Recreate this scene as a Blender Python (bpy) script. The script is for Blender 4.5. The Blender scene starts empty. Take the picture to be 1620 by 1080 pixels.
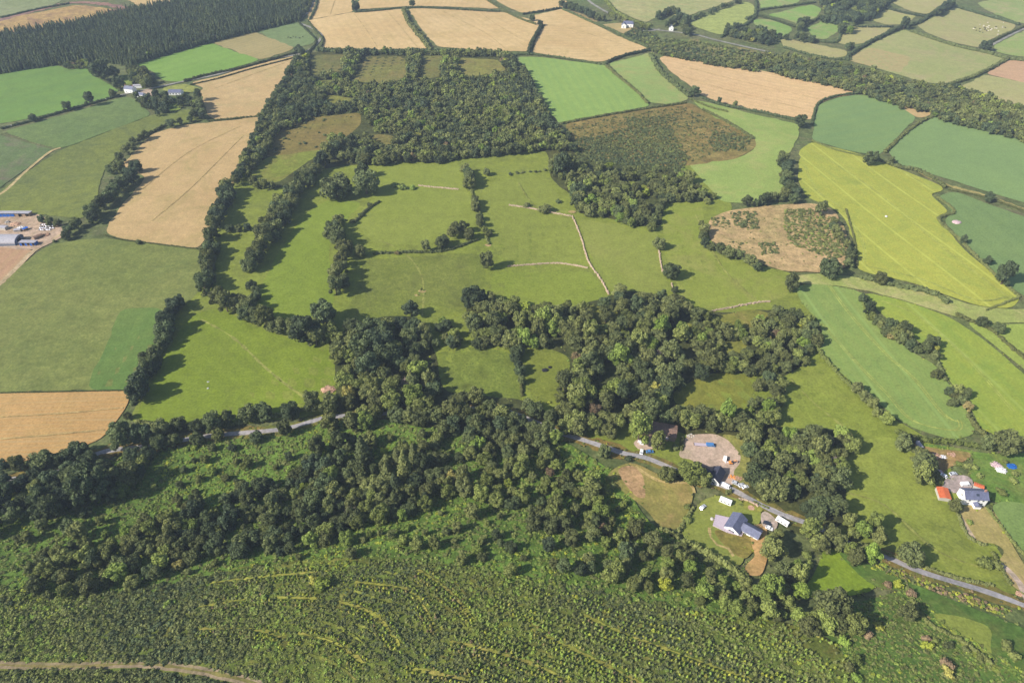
import bpy, math, random
import numpy as np
from mathutils import Vector, Matrix
from mathutils.geometry import delaunay_2d_cdt
random.seed(7); rng = np.random.default_rng(11)
R_ = math.radians
scene = bpy.context.scene
COL = scene.collection

# ------------------------------------------------------------------ camera, sky, sun, exposure
CAM_H, PITCH, FPX = 300.0, 40.0, 1080.0
cam_d = bpy.data.cameras.new('camera'); cam_d.sensor_width = 36; cam_d.lens = 24
cam_d.clip_start = 1; cam_d.clip_end = 20000
cam = bpy.data.objects.new('camera', cam_d); COL.objects.link(cam)
cam.location = (0, 0, CAM_H); cam.rotation_euler = (R_(90 - PITCH), 0, 0)
scene.camera = cam
SUN_EL, SUN_AZ = 36.0, 203.0          # direction TO the sun, degrees ccw from +X
sd = Vector((math.cos(R_(SUN_AZ)) * math.cos(R_(SUN_EL)), math.sin(R_(SUN_AZ)) * math.cos(R_(SUN_EL)), math.sin(R_(SUN_EL))))
world = bpy.data.worlds.new('World'); scene.world = world; world.use_nodes = True
wn = world.node_tree; bg = wn.nodes['Background']
sky = wn.nodes.new('ShaderNodeTexSky'); sky.sky_type = 'NISHITA'; sky.sun_disc = False
sky.sun_elevation = R_(SUN_EL); sky.sun_rotation = math.atan2(sd.x, sd.y)
wn.links.new(sky.outputs[0], bg.inputs[0]); bg.inputs[1].default_value = 0.09
sun_d = bpy.data.lights.new('sun', 'SUN'); sun_d.energy = 4.9; sun_d.angle = R_(0.5); sun_d.color = (1, 0.95, 0.87)
sun = bpy.data.objects.new('sun', sun_d); COL.objects.link(sun)
sun.rotation_euler = sd.to_track_quat('Z', 'Y').to_euler(); sun.location = (0, 0, 500)
scene.view_settings.view_transform = 'Standard'; scene.view_settings.look = 'None'
scene.view_settings.exposure = 0.66; scene.view_settings.gamma = 1.0
scene.render.engine = 'CYCLES'

# ------------------------------------------------------------------ terrain and pixel -> ground
def sstep(t):
    t = np.clip(t, 0, 1); return t * t * (3 - 2 * t)
def H(x, y):
    x = np.asarray(x, float); y = np.asarray(y, float)
    und = 2.2 * np.sin(x * 0.011 + 1.0) * np.sin(y * 0.009 + 0.4) + 1.3 * np.sin(x * 0.023 - y * 0.017)
    hill = 26 * sstep((235 - y - 0.10 * x) / 170.0)
    mound = 7 * np.exp(-(((x + 10) / 110) ** 2 + ((y - 165) / 50) ** 2))
    return und + hill + mound
cp, sp_ = math.cos(R_(PITCH)), math.sin(R_(PITCH))
def ray(px, py):
    u = (px - 810) / FPX; v = (540 - py) / FPX
    return np.array([u, cp + v * sp_, -sp_ + v * cp])
def G(px, py, lift=0.0):
    d = ray(px, py); z = lift; p = None
    for _ in range(14):
        t = (z - CAM_H) / d[2]; p = d * t
        z = float(H(p[0], p[1])) + lift
    return (float(p[0]), float(p[1]), z - lift)
def GP(pts, lift=0.0): return [G(a, b, lift)[:2] for a, b in pts]
def depth_of(x, y, z): return y * cp - (z - CAM_H) * sp_
def to_px(x, y, z):
    dep = depth_of(x, y, z); up = y * sp_ + (z - CAM_H) * cp
    return 810 + FPX * x / dep, 540 - FPX * up / dep, dep
def ppm(px, py):
    x, y, z = G(px, py); return FPX / depth_of(x, y, z)
def in_poly(poly, x, y):
    poly = np.asarray(poly); x = np.asarray(x); y = np.asarray(y)
    inside = np.zeros(x.shape, bool); n = len(poly); j = n - 1
    for i in range(n):
        xi, yi = poly[i]; xj, yj = poly[j]
        if yi != yj:
            c = ((yi > y) != (yj > y)) & (x < (xj - xi) * (y - yi) / (yj - yi) + xi)
            inside ^= c
        j = i
    return inside
def seg_dist(line, x, y):
    best = np.full(np.shape(x), 1e9)
    for (x0, y0), (x1, y1) in zip(line[:-1], line[1:]):
        dx, dy = x1 - x0, y1 - y0; L = dx * dx + dy * dy + 1e-9
        t = np.clip(((x - x0) * dx + (y - y0) * dy) / L, 0, 1)
        best = np.minimum(best, np.hypot(x - x0 - t * dx, y - y0 - t * dy))
    return best
def smooth_line(pts, step=3.0, closed=False):
    """Catmull-Rom resample of world points"""
    P = [np.array(p[:2]) for p in pts]; n = len(P); out = []
    rngi = range(n if closed else n - 1)
    for i in rngi:
        p0 = P[(i - 1) % n] if (closed or i > 0) else P[0]
        p1 = P[i]; p2 = P[(i + 1) % n]
        p3 = P[(i + 2) % n] if (closed or i + 2 < n) else P[-1]
        L = np.linalg.norm(p2 - p1); k = max(1, int(L / step))
        for j in range(k):
            t = j / k
            out.append(0.5 * ((2 * p1) + (-p0 + p2) * t + (2 * p0 - 5 * p1 + 4 * p2 - p3) * t * t + (-p0 + 3 * p1 - 3 * p2 + p3) * t ** 3))
    if not closed: out.append(P[-1])
    return [tuple(q) for q in out]

# ------------------------------------------------------------------ object helpers
def tag(o, label=None, cat=None, group=None, kind=None):
    if label: o['label'] = label
    if label and len(label.split()) > 16: print('LONG', label)
    if cat: o['category'] = cat
    if group: o['group'] = group
    if kind: o['kind'] = kind
    return o
def mesh_np(name, V, F, mats, midx=None, smooth=False):
    """V (n,3), F (m,k) array or list of faces"""
    me = bpy.data.meshes.new(name)
    V = np.asarray(V, np.float32)
    if isinstance(F, np.ndarray):
        m, k = F.shape
        me.vertices.add(len(V)); me.vertices.foreach_set('co', V.ravel())
        me.loops.add(m * k); me.loops.foreach_set('vertex_index', F.astype(np.int32).ravel())
        me.polygons.add(m); me.polygons.foreach_set('loop_start', np.arange(0, m * k, k, dtype=np.int32))
        me.update(calc_edges=True)
    else:
        me.from_pydata([tuple(map(float, v)) for v in V], [], [tuple(int(q) for q in f) for f in F]); me.update()
    for m_ in (mats if isinstance(mats, (list, tuple)) else [mats]): me.materials.append(m_)
    if midx is not None: me.polygons.foreach_set('material_index', np.asarray(midx, np.int32))
    if smooth: me.polygons.foreach_set('use_smooth', np.ones(len(me.polygons), bool))
    return me
def link(name, me, parent=None, loc=(0, 0, 0), rz=0):
    o = bpy.data.objects.new(name, me); COL.objects.link(o); o.location = loc; o.rotation_euler = (0, 0, rz)
    if parent: o.parent = parent
    return o
def empty(name, loc, rz=0, label=None, cat=None, group=None):
    o = bpy.data.objects.new(name, None); COL.objects.link(o); o.location = loc; o.rotation_euler = (0, 0, rz)
    o.empty_display_size = 1
    return tag(o, label, cat, group)
class MB:
    def __init__(s): s.v = []; s.f = []
    def add(s, v, f):
        n = len(s.v); s.v += [tuple(q) for q in v]; s.f += [tuple(i + n for i in q) for q in f]
    def box(s, x0, x1, y0, y1, z0, z1, tp=0.0):
        s.add([(x0, y0, z0), (x1, y0, z0), (x1, y1, z0), (x0, y1, z0), (x0 + tp, y0 + tp, z1), (x1 - tp, y0 + tp, z1), (x1 - tp, y1 - tp, z1), (x0 + tp, y1 - tp, z1)],
              [(0, 3, 2, 1), (4, 5, 6, 7), (0, 1, 5, 4), (1, 2, 6, 5), (2, 3, 7, 6), (3, 0, 4, 7)])
    def prism(s, prof, a0, a1, axis='x'):
        """prof: list of (b,z) polygon; extruded along axis"""
        n = len(prof)
        mk = (lambda a, b, z: (a, b, z)) if axis == 'x' else (lambda a, b, z: (b, a, z))
        v = [mk(a0, b, z) for b, z in prof] + [mk(a1, b, z) for b, z in prof]
        s.add(v, [tuple(range(n))[::-1], tuple(range(n, 2 * n))] + [(i, (i + 1) % n, (i + 1) % n + n, i + n) for i in range(n)])
    def cyl(s, c, r, h, axis='z', n=12, r2=None):
        r2 = r if r2 is None else r2; v = []
        for k, (rr, t) in enumerate(((r, 0), (r2, h))):
            for i in range(n):
                a = 2 * math.pi * i / n; p = (rr * math.cos(a), rr * math.sin(a), t)
                if axis == 'y': p = (p[0], p[2], p[1])
                if axis == 'x': p = (p[2], p[0], p[1])
                v.append((c[0] + p[0], c[1] + p[1], c[2] + p[2]))
        s.add(v, [tuple(range(n))[::-1], tuple(range(n, 2 * n))] + [(i, (i + 1) % n, (i + 1) % n + n, i + n) for i in range(n)])
    def build(s, name, mat, parent=None, loc=(0, 0, 0), rz=0, smooth=False):
        me = bpy.data.meshes.new(name); me.from_pydata(s.v, [], s.f); me.materials.append(mat)
        me.update()
        if smooth: me.polygons.foreach_set('use_smooth', np.ones(len(me.polygons), bool))
        return link(name, me, parent, loc, rz)

# ------------------------------------------------------------------ materials
class NT:
    def __init__(s, name):
        s.m = bpy.data.materials.new(name); s.m.use_nodes = True; s.t = s.m.node_tree
        s.b = s.t.nodes['Principled BSDF']; s.b.inputs['Roughness'].default_value = 0.9
        s.b.inputs['Specular IOR Level'].default_value = 0.15
    def n(s, typ, **kw):
        o = s.t.nodes.new(typ)
        for k, v in kw.items(): setattr(o, k, v)
        return o
    def l(s, a, b): s.t.links.new(a, b)
    def noise(s, vec, scale, detail=4, rough=0.55, dist=0.0):
        o = s.n('ShaderNodeTexNoise'); o.inputs['Scale'].default_value = scale; o.inputs['Detail'].default_value = detail
        o.inputs['Roughness'].default_value = rough; o.inputs['Distortion'].default_value = dist
        if vec is not None: s.l(vec, o.inputs['Vector'])
        return o.outputs['Fac']
    def ramp(s, fac, stops):
        o = s.n('ShaderNodeValToRGB'); el = o.color_ramp.elements
        while len(el) < len(stops): el.new(0.5)
        for e, (p, c) in zip(el, stops):
            e.position = p; e.color = (*c, 1) if len(c) == 3 else c
        s.l(fac, o.inputs[0]); return o.outputs[0]
    def mix(s, fac, a, b, blend='MIX'):
        o = s.n('ShaderNodeMix'); o.data_type = 'RGBA'; o.blend_type = blend
        for sock, v in ((o.inputs[0], fac), (o.inputs[6], a), (o.inputs[7], b)):
            if isinstance(v, (int, float)): sock.default_value = v
            elif isinstance(v, tuple): sock.default_value = (*v, 1)
            else: s.l(v, sock)
        return o.outputs[2]
    def math(s, op, a, b=0.0, clamp=False):
        o = s.n('ShaderNodeMath'); o.operation = op; o.use_clamp = clamp
        for sock, v in zip(o.inputs, (a, b)):
            if isinstance(v, (int, float)): sock.default_value = v
            else: s.l(v, sock)
        return o.outputs[0]
    def bump(s, h, strength, dist):
        o = s.n('ShaderNodeBump'); o.inputs['Strength'].default_value = strength; o.inputs['Distance'].default_value = dist
        s.l(h, o.inputs['Height']); s.l(o.outputs[0], s.b.inputs['Normal'])
    def pos(s): return s.n('ShaderNodeNewGeometry').outputs['Position']
def lin(r, g, b):
    return tuple(((c / 255 / 12.92) if c / 255 < 0.04045 else ((c / 255 + 0.055) / 1.055) ** 2.4) for c in (r, g, b))
def px_angle(p1, p2):
    a = G(*p1); b = G(*p2); return math.atan2(b[1] - a[1], b[0] - a[0])

def ground_mat(name, c1, c2, c3=None, s_big=0.012, s_mid=0.09, bump=0.25, stripe=None, stripe_period=4.0, stripe_amt=0.15, stripe_col=None,
               tram=None, tram_col=None, mottle=0.35, tuft=0.0, tuft_col=None, tuft_scale=0.5):
    """soil or crop: two tones by large noise, mottled by finer noise, optional drill rows along a direction"""
    k = NT(name); P = k.pos()
    sep = k.n('ShaderNodeVectorMath', operation='MULTIPLY'); k.l(P, sep.inputs[0]); sep.inputs[1].default_value = (1, 1, 0); P = sep.outputs[0]
    big = k.noise(P, s_big, 5, 0.6, 0.6); mid = k.noise(P, s_mid, 5, 0.65); fine = k.noise(P, 0.7, 4, 0.75); med = k.noise(P, 0.28, 4, 0.7, 0.4)
    f = k.ramp(big, [(0.34, (0, 0, 0)), (0.66, (1, 1, 1))])
    col = k.mix(f, c1, c2)
    if c3:
        f3 = k.ramp(k.noise(P, s_big * 2.7, 6, 0.7, 1.0), [(0.48, (0, 0, 0)), (0.7, (1, 1, 1))]); col = k.mix(k.math('MULTIPLY', f3, 0.8), col, c3)
    mm = k.ramp(mid, [(0.3, (1 - mottle,) * 3), (0.7, (1 + mottle * 0.7,) * 3)]); col = k.mix(1.0, col, mm, 'MULTIPLY')
    ff = k.ramp(med, [(0.33, (1 - mottle * .9, 1 - mottle * .8, 1 - mottle)), (0.67, (1 + mottle * .7, 1 + mottle * .6, 1 + mottle * .6))]); col = k.mix(1.0, col, ff, 'MULTIPLY')
    ff = k.ramp(fine, [(0.3, (0.72,) * 3), (0.72, (1.26,) * 3)]); col = k.mix(1.0, col, ff, 'MULTIPLY')
    h = fine
    if stripe is not None:
        mp = k.n('ShaderNodeMapping', vector_type='TEXTURE'); mp.inputs['Rotation'].default_value = (0, 0, stripe); k.l(P, mp.inputs['Vector'])
        w = k.n('ShaderNodeTexWave', bands_direction='Y', wave_type='BANDS'); w.inputs['Scale'].default_value = 2 * math.pi / 20 / stripe_period
        w.inputs['Distortion'].default_value = 1.2; w.inputs['Detail'].default_value = 3; w.inputs['Detail Scale'].default_value = 0.15
        k.l(mp.outputs[0], w.inputs['Vector'])
        # streaks stretched along the rows
        mp2 = k.n('ShaderNodeMapping'); mp2.inputs['Scale'].default_value = (0.02, 0.55, 1); k.l(mp.outputs[0], mp2.inputs['Vector'])
        st = k.noise(mp2.outputs[0], 1.0, 4, 0.7)
        sf = k.math('MULTIPLY', k.ramp(w.outputs['Fac'], [(0.25, (0, 0, 0)), (0.75, (1, 1, 1))]), k.ramp(st, [(0.35, (0, 0, 0)), (0.65, (1, 1, 1))]))
        sc = stripe_col or tuple(c * 0.6 for c in c1)
        col = k.mix(k.math('MULTIPLY', sf, stripe_amt), col, sc)
        if tram:
            w2 = k.n('ShaderNodeTexWave', bands_direction='Y', wave_type='BANDS'); w2.inputs['Scale'].default_value = 2 * math.pi / 20 / tram
            w2.inputs['Distortion'].default_value = 0.8; w2.inputs['Detail Scale'].default_value = 0.02; w2.inputs['Detail'].default_value = 1
            k.l(mp.outputs[0], w2.inputs['Vector'])
            tf = k.ramp(w2.outputs['Fac'], [(0.975, (0, 0, 0)), (0.996, (1, 1, 1))])
            tf = k.math('MULTIPLY', tf, k.ramp(mid, [(0.35, (0.35,) * 3), (0.6, (0.9,) * 3)]))
            col = k.mix(tf, col, tram_col or tuple(min(1, c * 1.5) for c in c2))
    if tuft > 0:
        v = k.n('ShaderNodeTexVoronoi'); v.inputs['Scale'].default_value = tuft_scale; v.inputs['Randomness'].default_value = 1.0
        wob = k.n('ShaderNodeVectorMath', operation='ADD'); k.l(P, wob.inputs[0])
        nn = k.n('ShaderNodeTexNoise'); nn.inputs['Scale'].default_value = 0.8; k.l(P, nn.inputs['Vector']); k.l(nn.outputs['Color'], wob.inputs[1])
        k.l(wob.outputs[0], v.inputs['Vector'])
        tf = k.ramp(v.outputs['Distance'], [(0.15, (1, 1, 1)), (0.45, (0, 0, 0))])
        tf = k.math('MULTIPLY', k.math('MULTIPLY', tf, k.ramp(mid, [(0.42, (0, 0, 0)), (0.6, (1, 1, 1))])), tuft)
        col = k.mix(tf, col, tuft_col or tuple(c * 0.45 for c in c1)); h = k.math('ADD', fine, tf)
    k.l(col, k.b.inputs['Base Color']); k.bump(h, bump, 0.6)
    return k.m
def plain(name, c, rough=0.7, metal=0.0, var=0.15, scale=1.5, spec=0.3):
    k = NT(name); co = k.n('ShaderNodeTexCoord').outputs['Object']
    f = k.noise(co, scale, 5, 0.7)
    mm = k.ramp(f, [(0.3, (1 - var,) * 3), (0.7, (1 + var,) * 3)])
    k.l(k.mix(1.0, c, mm, 'MULTIPLY'), k.b.inputs['Base Color'])
    k.b.inputs['Roughness'].default_value = rough; k.b.inputs['Metallic'].default_value = metal
    k.b.inputs['Specular IOR Level'].default_value = spec
    return k.m
def corrugated(name, c, c2, period=0.9, axis=0, rough=0.6):
    k = NT(name); co = k.n('ShaderNodeTexCoord').outputs['Object']
    w = k.n('ShaderNodeTexWave', bands_direction='XYZ'[axis]); w.inputs['Scale'].default_value = 2 * math.pi / 20 / period; k.l(co, w.inputs['Vector'])
    f = k.noise(co, 0.7, 5, 0.75, 0.5)
    col = k.mix(k.ramp(f, [(0.4, (0, 0, 0)), (0.62, (1, 1, 1))]), c, c2)
    col = k.mix(0.35, col, k.ramp(w.outputs['Fac'], [(0, (0.35,) * 3), (1, (1, 1, 1))]), 'MULTIPLY')
    k.l(col, k.b.inputs['Base Color']); k.b.inputs['Roughness'].default_value = rough
    k.bump(w.outputs['Fac'], 0.4, 0.1); return k.m
def slate(name, c):
    k = NT(name); co = k.n('ShaderNodeTexCoord').outputs['Object']
    b = k.n('ShaderNodeTexBrick'); b.inputs['Scale'].default_value = 1.6; b.inputs['Color1'].default_value = (*c, 1)
    b.inputs['Color2'].default_value = (*[q * 0.7 for q in c], 1); b.inputs['Mortar'].default_value = (*[q * 0.35 for q in c], 1)
    b.inputs['Mortar Size'].default_value = 0.012; k.l(co, b.inputs['Vector'])
    f = k.noise(co, 0.6, 4, 0.7)
    k.l(k.mix(1.0, b.outputs[0], k.ramp(f, [(0.3, (0.8,) * 3), (0.7, (1.25,) * 3)]), 'MULTIPLY'), k.b.inputs['Base Color'])
    k.b.inputs['Roughness'].default_value = 0.55; k.b.inputs['Specular IOR Level'].default_value = 0.4; return k.m

# foliage: colour by the 'tint' property (0 dark blue-green .. 0.5 olive .. 0.75 fresh green .. 1 brown), varied per plant
def foliage_mat(name, stops, inst=True):
    k = NT(name)
    a = k.n('ShaderNodeAttribute', attribute_type='INSTANCER' if inst else 'OBJECT', attribute_name='tint')
    rnd = k.n('ShaderNodeObjectInfo').outputs['Random']
    co = k.n('ShaderNodeTexCoord').outputs['Object']
    f = k.math('ADD', a.outputs['Fac'], k.math('MULTIPLY', k.math('SUBTRACT', rnd, 0.5), 0.30), True)
    col = k.ramp(f, stops)
    n1 = k.noise(co, 3.0, 2, 0.6); n2 = k.noise(co, 14.0, 2, 0.6)
    col = k.mix(1.0, col, k.ramp(n2, [(0.38, (0.5, 0.52, 0.58)), (0.62, (1.5, 1.48, 1.35))]), 'MULTIPLY')
    col = k.mix(1.0, col, k.ramp(n1, [(0.3, (0.72, 0.74, 0.8)), (0.7, (1.3, 1.27, 1.15))]), 'MULTIPLY')
    rb = k.math('ADD', 0.68, k.math('MULTIPLY', k.math('FRACT', k.math('MULTIPLY', rnd, 13.7)), 0.7))
    comb = k.n('ShaderNodeCombineColor'); [k.l(rb, comb.inputs[i]) for i in range(3)]
    col = k.mix(1.0, col, comb.outputs[0], 'MULTIPLY')
    k.l(col, k.b.inputs['Base Color']); k.b.inputs['Roughness'].default_value = 0.75; k.b.inputs['Specular IOR Level'].default_value = 0.2
    tr = k.n('ShaderNodeBsdfTranslucent'); k.l(col, tr.inputs[0]); ms = k.n('ShaderNodeMixShader'); ms.inputs[0].default_value = 0.3
    out = k.t.nodes['Material Output']; k.l(k.b.outputs[0], ms.inputs[1]); k.l(tr.outputs[0], ms.inputs[2]); k.l(ms.outputs[0], out.inputs[0])
    return k.m
LEAF = [(0.0, (0.070, 0.098, 0.056)), (0.2, (0.100, 0.130, 0.055)), (0.45, (0.175, 0.188, 0.066)), (0.62, (0.200, 0.235, 0.062)), (0.76, (0.200, 0.285, 0.055)), (0.88, (0.36, 0.38, 0.05)), (1.0, (0.25, 0.18, 0.11))]
M_leaf = foliage_mat('leaf_crown', LEAF)
M_hedge = foliage_mat('hedge_leaf', LEAF)
M_bark = plain('bark', (0.10, 0.075, 0.05), 0.95)
M_deadwood = plain('dead_branch', (0.34, 0.27, 0.23), 0.95)

# ------------------------------------------------------------------ plant geometry
def leaf_cards(c, n, size, tilt=0.6, squash=1.0):
    """quads around centres c (n,3) with outward normals n"""
    m = len(c); nn = n + rng.normal(0, tilt, (m, 3)); nn /= np.linalg.norm(nn, axis=1)[:, None]
    up = rng.normal(0, 1, (m, 3)); t = np.cross(nn, up); t /= np.linalg.norm(t, axis=1)[:, None]; b = np.cross(nn, t)
    s = (size * rng.uniform(0.6, 1.25, m))[:, None]
    V = np.stack([c - t * s - b * s * .6, c + t * s * .8 - b * s, c + t * s + b * s * .7, c - t * s * .7 + b * s], 1).reshape(-1, 3)
    F = np.arange(4 * m).reshape(-1, 4)
    return V, F, nn
def ico(sub=1):
    import bmesh
    bm = bmesh.new(); bmesh.ops.create_icosphere(bm, subdivisions=sub, radius=1)
    V = np.array([v.co[:] for v in bm.verts]); F = np.array([[v.index for v in f.verts] for f in bm.faces]); bm.free(); return V, F
ICO1 = ico(1); ICO2 = ico(2)
def join(parts):
    V = []; F = []; n = 0
    for v, f in parts:
        if f.shape[1] == 3: f = np.hstack([f, f[:, 2:3]])
        V.append(v); F.append(f + n); n += len(v)
    return np.vstack(V), np.vstack(F)
def to_mesh(name, V, F, mat):
    # triangles were padded with a repeated index: rebuild as mixed faces
    tri = F[:, 2] == F[:, 3]
    me = bpy.data.meshes.new(name); V = V.astype(np.float32)
    me.vertices.add(len(V)); me.vertices.foreach_set('co', V.ravel())
    q = F[~tri]; t = F[tri][:, :3]
    li = np.concatenate([q.ravel(), t.ravel()]).astype(np.int32)
    me.loops.add(len(li)); me.loops.foreach_set('vertex_index', li)
    ls = np.concatenate([np.arange(len(q)) * 4, len(q) * 4 + np.arange(len(t)) * 3]).astype(np.int32)
    me.polygons.add(len(ls)); me.polygons.foreach_set('loop_start', ls)
    me.update(calc_edges=True); me.materials.append(mat); return me
def crown_geo(lobes, per, leaf, core=0.74, tilt=0.62):
    parts = []
    for (cx, cy, cz, r, rz) in lobes:
        d = rng.normal(0, 1, (per, 3)); d[:, 2] = d[:, 2] * 0.9 + 0.25; d /= np.linalg.norm(d, axis=1)[:, None]
        rad = rng.uniform(0.86, 1.08, per)[:, None]
        c = np.array([cx, cy, cz]) + d * np.array([r, r, rz]) * rad
        V, F, _ = leaf_cards(c, d, leaf, tilt); parts.append((V, F))
        v, f = ICO1; v = v * np.array([r, r, rz]) * core * rng.uniform(0.85, 1.1, (len(v), 1)) + np.array([cx, cy, cz]); parts.append((v, f))
    return join(parts)
def broadleaf_crown(seed, nl=15, tall=1.0, per=125, leaf=0.074, ragged=0.25):
    global rng; rng = np.random.default_rng(seed)
    lobes = [(0, 0, 1.15 * tall, 0.6, 0.62 * tall)]
    for i in range(nl):
        a = i * 2.399 + rng.uniform(-.4, .4); u = (i + 0.5) / nl
        z = 0.45 + 1.15 * (1 - u) + rng.uniform(-.1, .1)
        ringr = 0.72 * math.sin(min(1, (1.85 - z) / 1.5 + 0.25) * math.pi * 0.62) * rng.uniform(1 - ragged, 1.08)
        r = rng.uniform(0.2, 0.44)
        lobes.append((ringr * math.cos(a), ringr * math.sin(a), z * tall, r, r * rng.uniform(.8, 1.05)))
    return crown_geo(lobes, per, leaf)
def trunk_geo(seed, h=1.2, r=0.07, limbs=4):
    rr = np.random.default_rng(seed); mb = MB()
    mb.cyl((0, 0, -0.1), r * 1.25, 0.3, n=7, r2=r * 0.95); mb.cyl((0, 0, 0.2), r * 0.95, h - 0.2, n=7, r2=r * 0.35)
    for i in range(limbs):
        a = rr.uniform(0, 6.28); z0 = rr.uniform(0.35, h * 0.7); L = rr.uniform(.45, .75); el = rr.uniform(.5, 1.0)
        p0 = Vector((0, 0, z0)); p1 = p0 + Vector((math.cos(a) * math.cos(el), math.sin(a) * math.cos(el), math.sin(el))) * L
        d = (p1 - p0).normalized(); t = d.orthogonal().normalized(); b = d.cross(t); v = []
        for p, q in ((p0, r * .5), (p1, r * .15)):
            for j in range(5):
                an = j * 1.2566; v.append(p + (t * math.cos(an) + b * math.sin(an)) * q)
        mb.add(v, [(j, (j + 1) % 5, (j + 1) % 5 + 5, j + 5) for j in range(5)])
    me = bpy.data.meshes.new('trunk'); me.from_pydata(mb.v, [], mb.f); me.materials.append(M_bark); me.update(); return me
def conifer_geo(seed, tall=3.2, layers=13, per=46, leaf=0.12, ragged=.2):
    g = np.random.default_rng(seed); parts = []; C = []; N = []
    for L in range(layers):
        u = L / (layers - 1); z = 0.35 + (tall - 0.4) * u; R = (1 - u) ** 0.8 * g.uniform(1 - ragged, 1.05) + 0.05
        m = max(8, int(per * (0.25 + R)))
        a = g.uniform(0, 6.283, m); q = R * np.sqrt(g.uniform(0.12, 1, m)) * (1 + .16 * np.sin(a * 5 + seed + L * 2))
        C.append(np.stack([q * np.cos(a), q * np.sin(a), z - q * 0.32 + g.normal(0, .05, m)], 1)); N.append(np.stack([np.cos(a) * .7, np.sin(a) * .7, np.full(m, .8)], 1))
    C = np.vstack(C); N = np.vstack(N); V, F, _ = leaf_cards(C, N, leaf, .35); parts.append((V, F))
    k = 8; an = np.arange(k) * 2 * math.pi / k
    cv = np.vstack([np.stack([.62 * np.cos(an), .62 * np.sin(an), np.full(k, .3)], 1), [[0, 0, tall * .93]]])
    cf = np.array([[i, (i + 1) % k, k] for i in range(k)]); parts.append((cv, cf))
    return join(parts)
def bush_geo(seed, n=70, leaf=0.16, nl=4):
    global rng; rng = np.random.default_rng(seed)
    lobes = [(0, 0, .42, .68, .55)] + [(rng.uniform(-.5, .5), rng.uniform(-.5, .5), rng.uniform(.25, .6), rng.uniform(.35, .5), rng.uniform(.3, .45)) for _ in range(nl)]
    return crown_geo(lobes, n // (nl + 1), leaf, .85)
NV = 7
TREE_C = [to_mesh('broadleaf_crown', *broadleaf_crown(100 + i, nl=[15, 12, 18, 14, 16, 10, 13][i], tall=[1, 1.1, .9, 1.2, .95, 1.05, 1.3][i], ragged=[.25, .4, .2, .45, .3, .5, .35][i]), M_leaf) for i in range(NV)]
TREE_T = [trunk_geo(200 + i, 1.25) for i in range(NV)]
FAR_C = [to_mesh('distant_crown', *broadleaf_crown(300 + i, nl=8, per=42, leaf=.14, tall=[1, 1.15, .9, 1.05][i]), M_leaf) for i in range(4)]
CON_C = [to_mesh('conifer_crown', *conifer_geo(400 + i, tall=[2.9, 3.3, 2.6][i], layers=17, per=80, leaf=.09, ragged=.3), M_leaf) for i in range(3)]
CON_T = trunk_geo(410, 2.2, .06, 0)
FARCON = [to_mesh('distant_conifer', *conifer_geo(420 + i, tall=[3.7, 4.2][i], layers=10, per=22, leaf=.22), M_leaf) for i in range(2)]
BUSH_C = [to_mesh('bush_crown', *bush_geo(500 + i, 210, .10, 6), M_leaf) for i in range(5)]
BRK = [to_mesh('bracken_clump', *bush_geo(600 + i, 42, .26, 3), M_leaf) for i in range(4)]
def sapling(seed):
    g = np.random.default_rng(seed); m = 34; u = g.uniform(0, 1, m); a = g.uniform(0, 6.283, m); q = (1 - u * .8) * g.uniform(.3, .9, m)
    C = np.stack([q * np.cos(a), q * np.sin(a), .15 + u * 1.7], 1); N = np.stack([np.cos(a), np.sin(a), np.full(m, .9)], 1)
    return leaf_cards(C, N, .27, .3)[:2]
SAP = [to_mesh('sapling_foliage', *sapling(700 + i), M_leaf) for i in range(3)]
def dead_geo(seed):
    g = np.random.default_rng(seed); mb = MB()
    def branch(p, d, L, r, lv):
        q = p + d * L; t = d.orthogonal().normalized(); b = d.cross(t); v = []
        for pp, rr in ((p, r), (q, r * .45)):
            for j in range(4): v.append(pp + (t * math.cos(j * 1.571) + b * math.sin(j * 1.571)) * rr)
        mb.add(v, [(j, (j + 1) % 4, (j + 1) % 4 + 4, j + 4) for j in range(4)])
        if lv:
            for _ in range(6 if lv > 1 else 5):
                nd = (d + Vector(g.normal(0, .65, 3)) + Vector((0, 0, .15))).normalized(); branch(p + d * L * g.uniform(.4, 1), nd, L * g.uniform(.5, .8), r * .5, lv - 1)
    branch(Vector((0, 0, 0)), Vector((0, 0, 1)), .9, .08, 4)
    me = bpy.data.meshes.new('dead_branches'); me.from_pydata(mb.v, [], mb.f); me.materials.append(M_deadwood); me.update(); return me
DEAD = dead_geo(5)
rng = np.random.default_rng(11)

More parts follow.
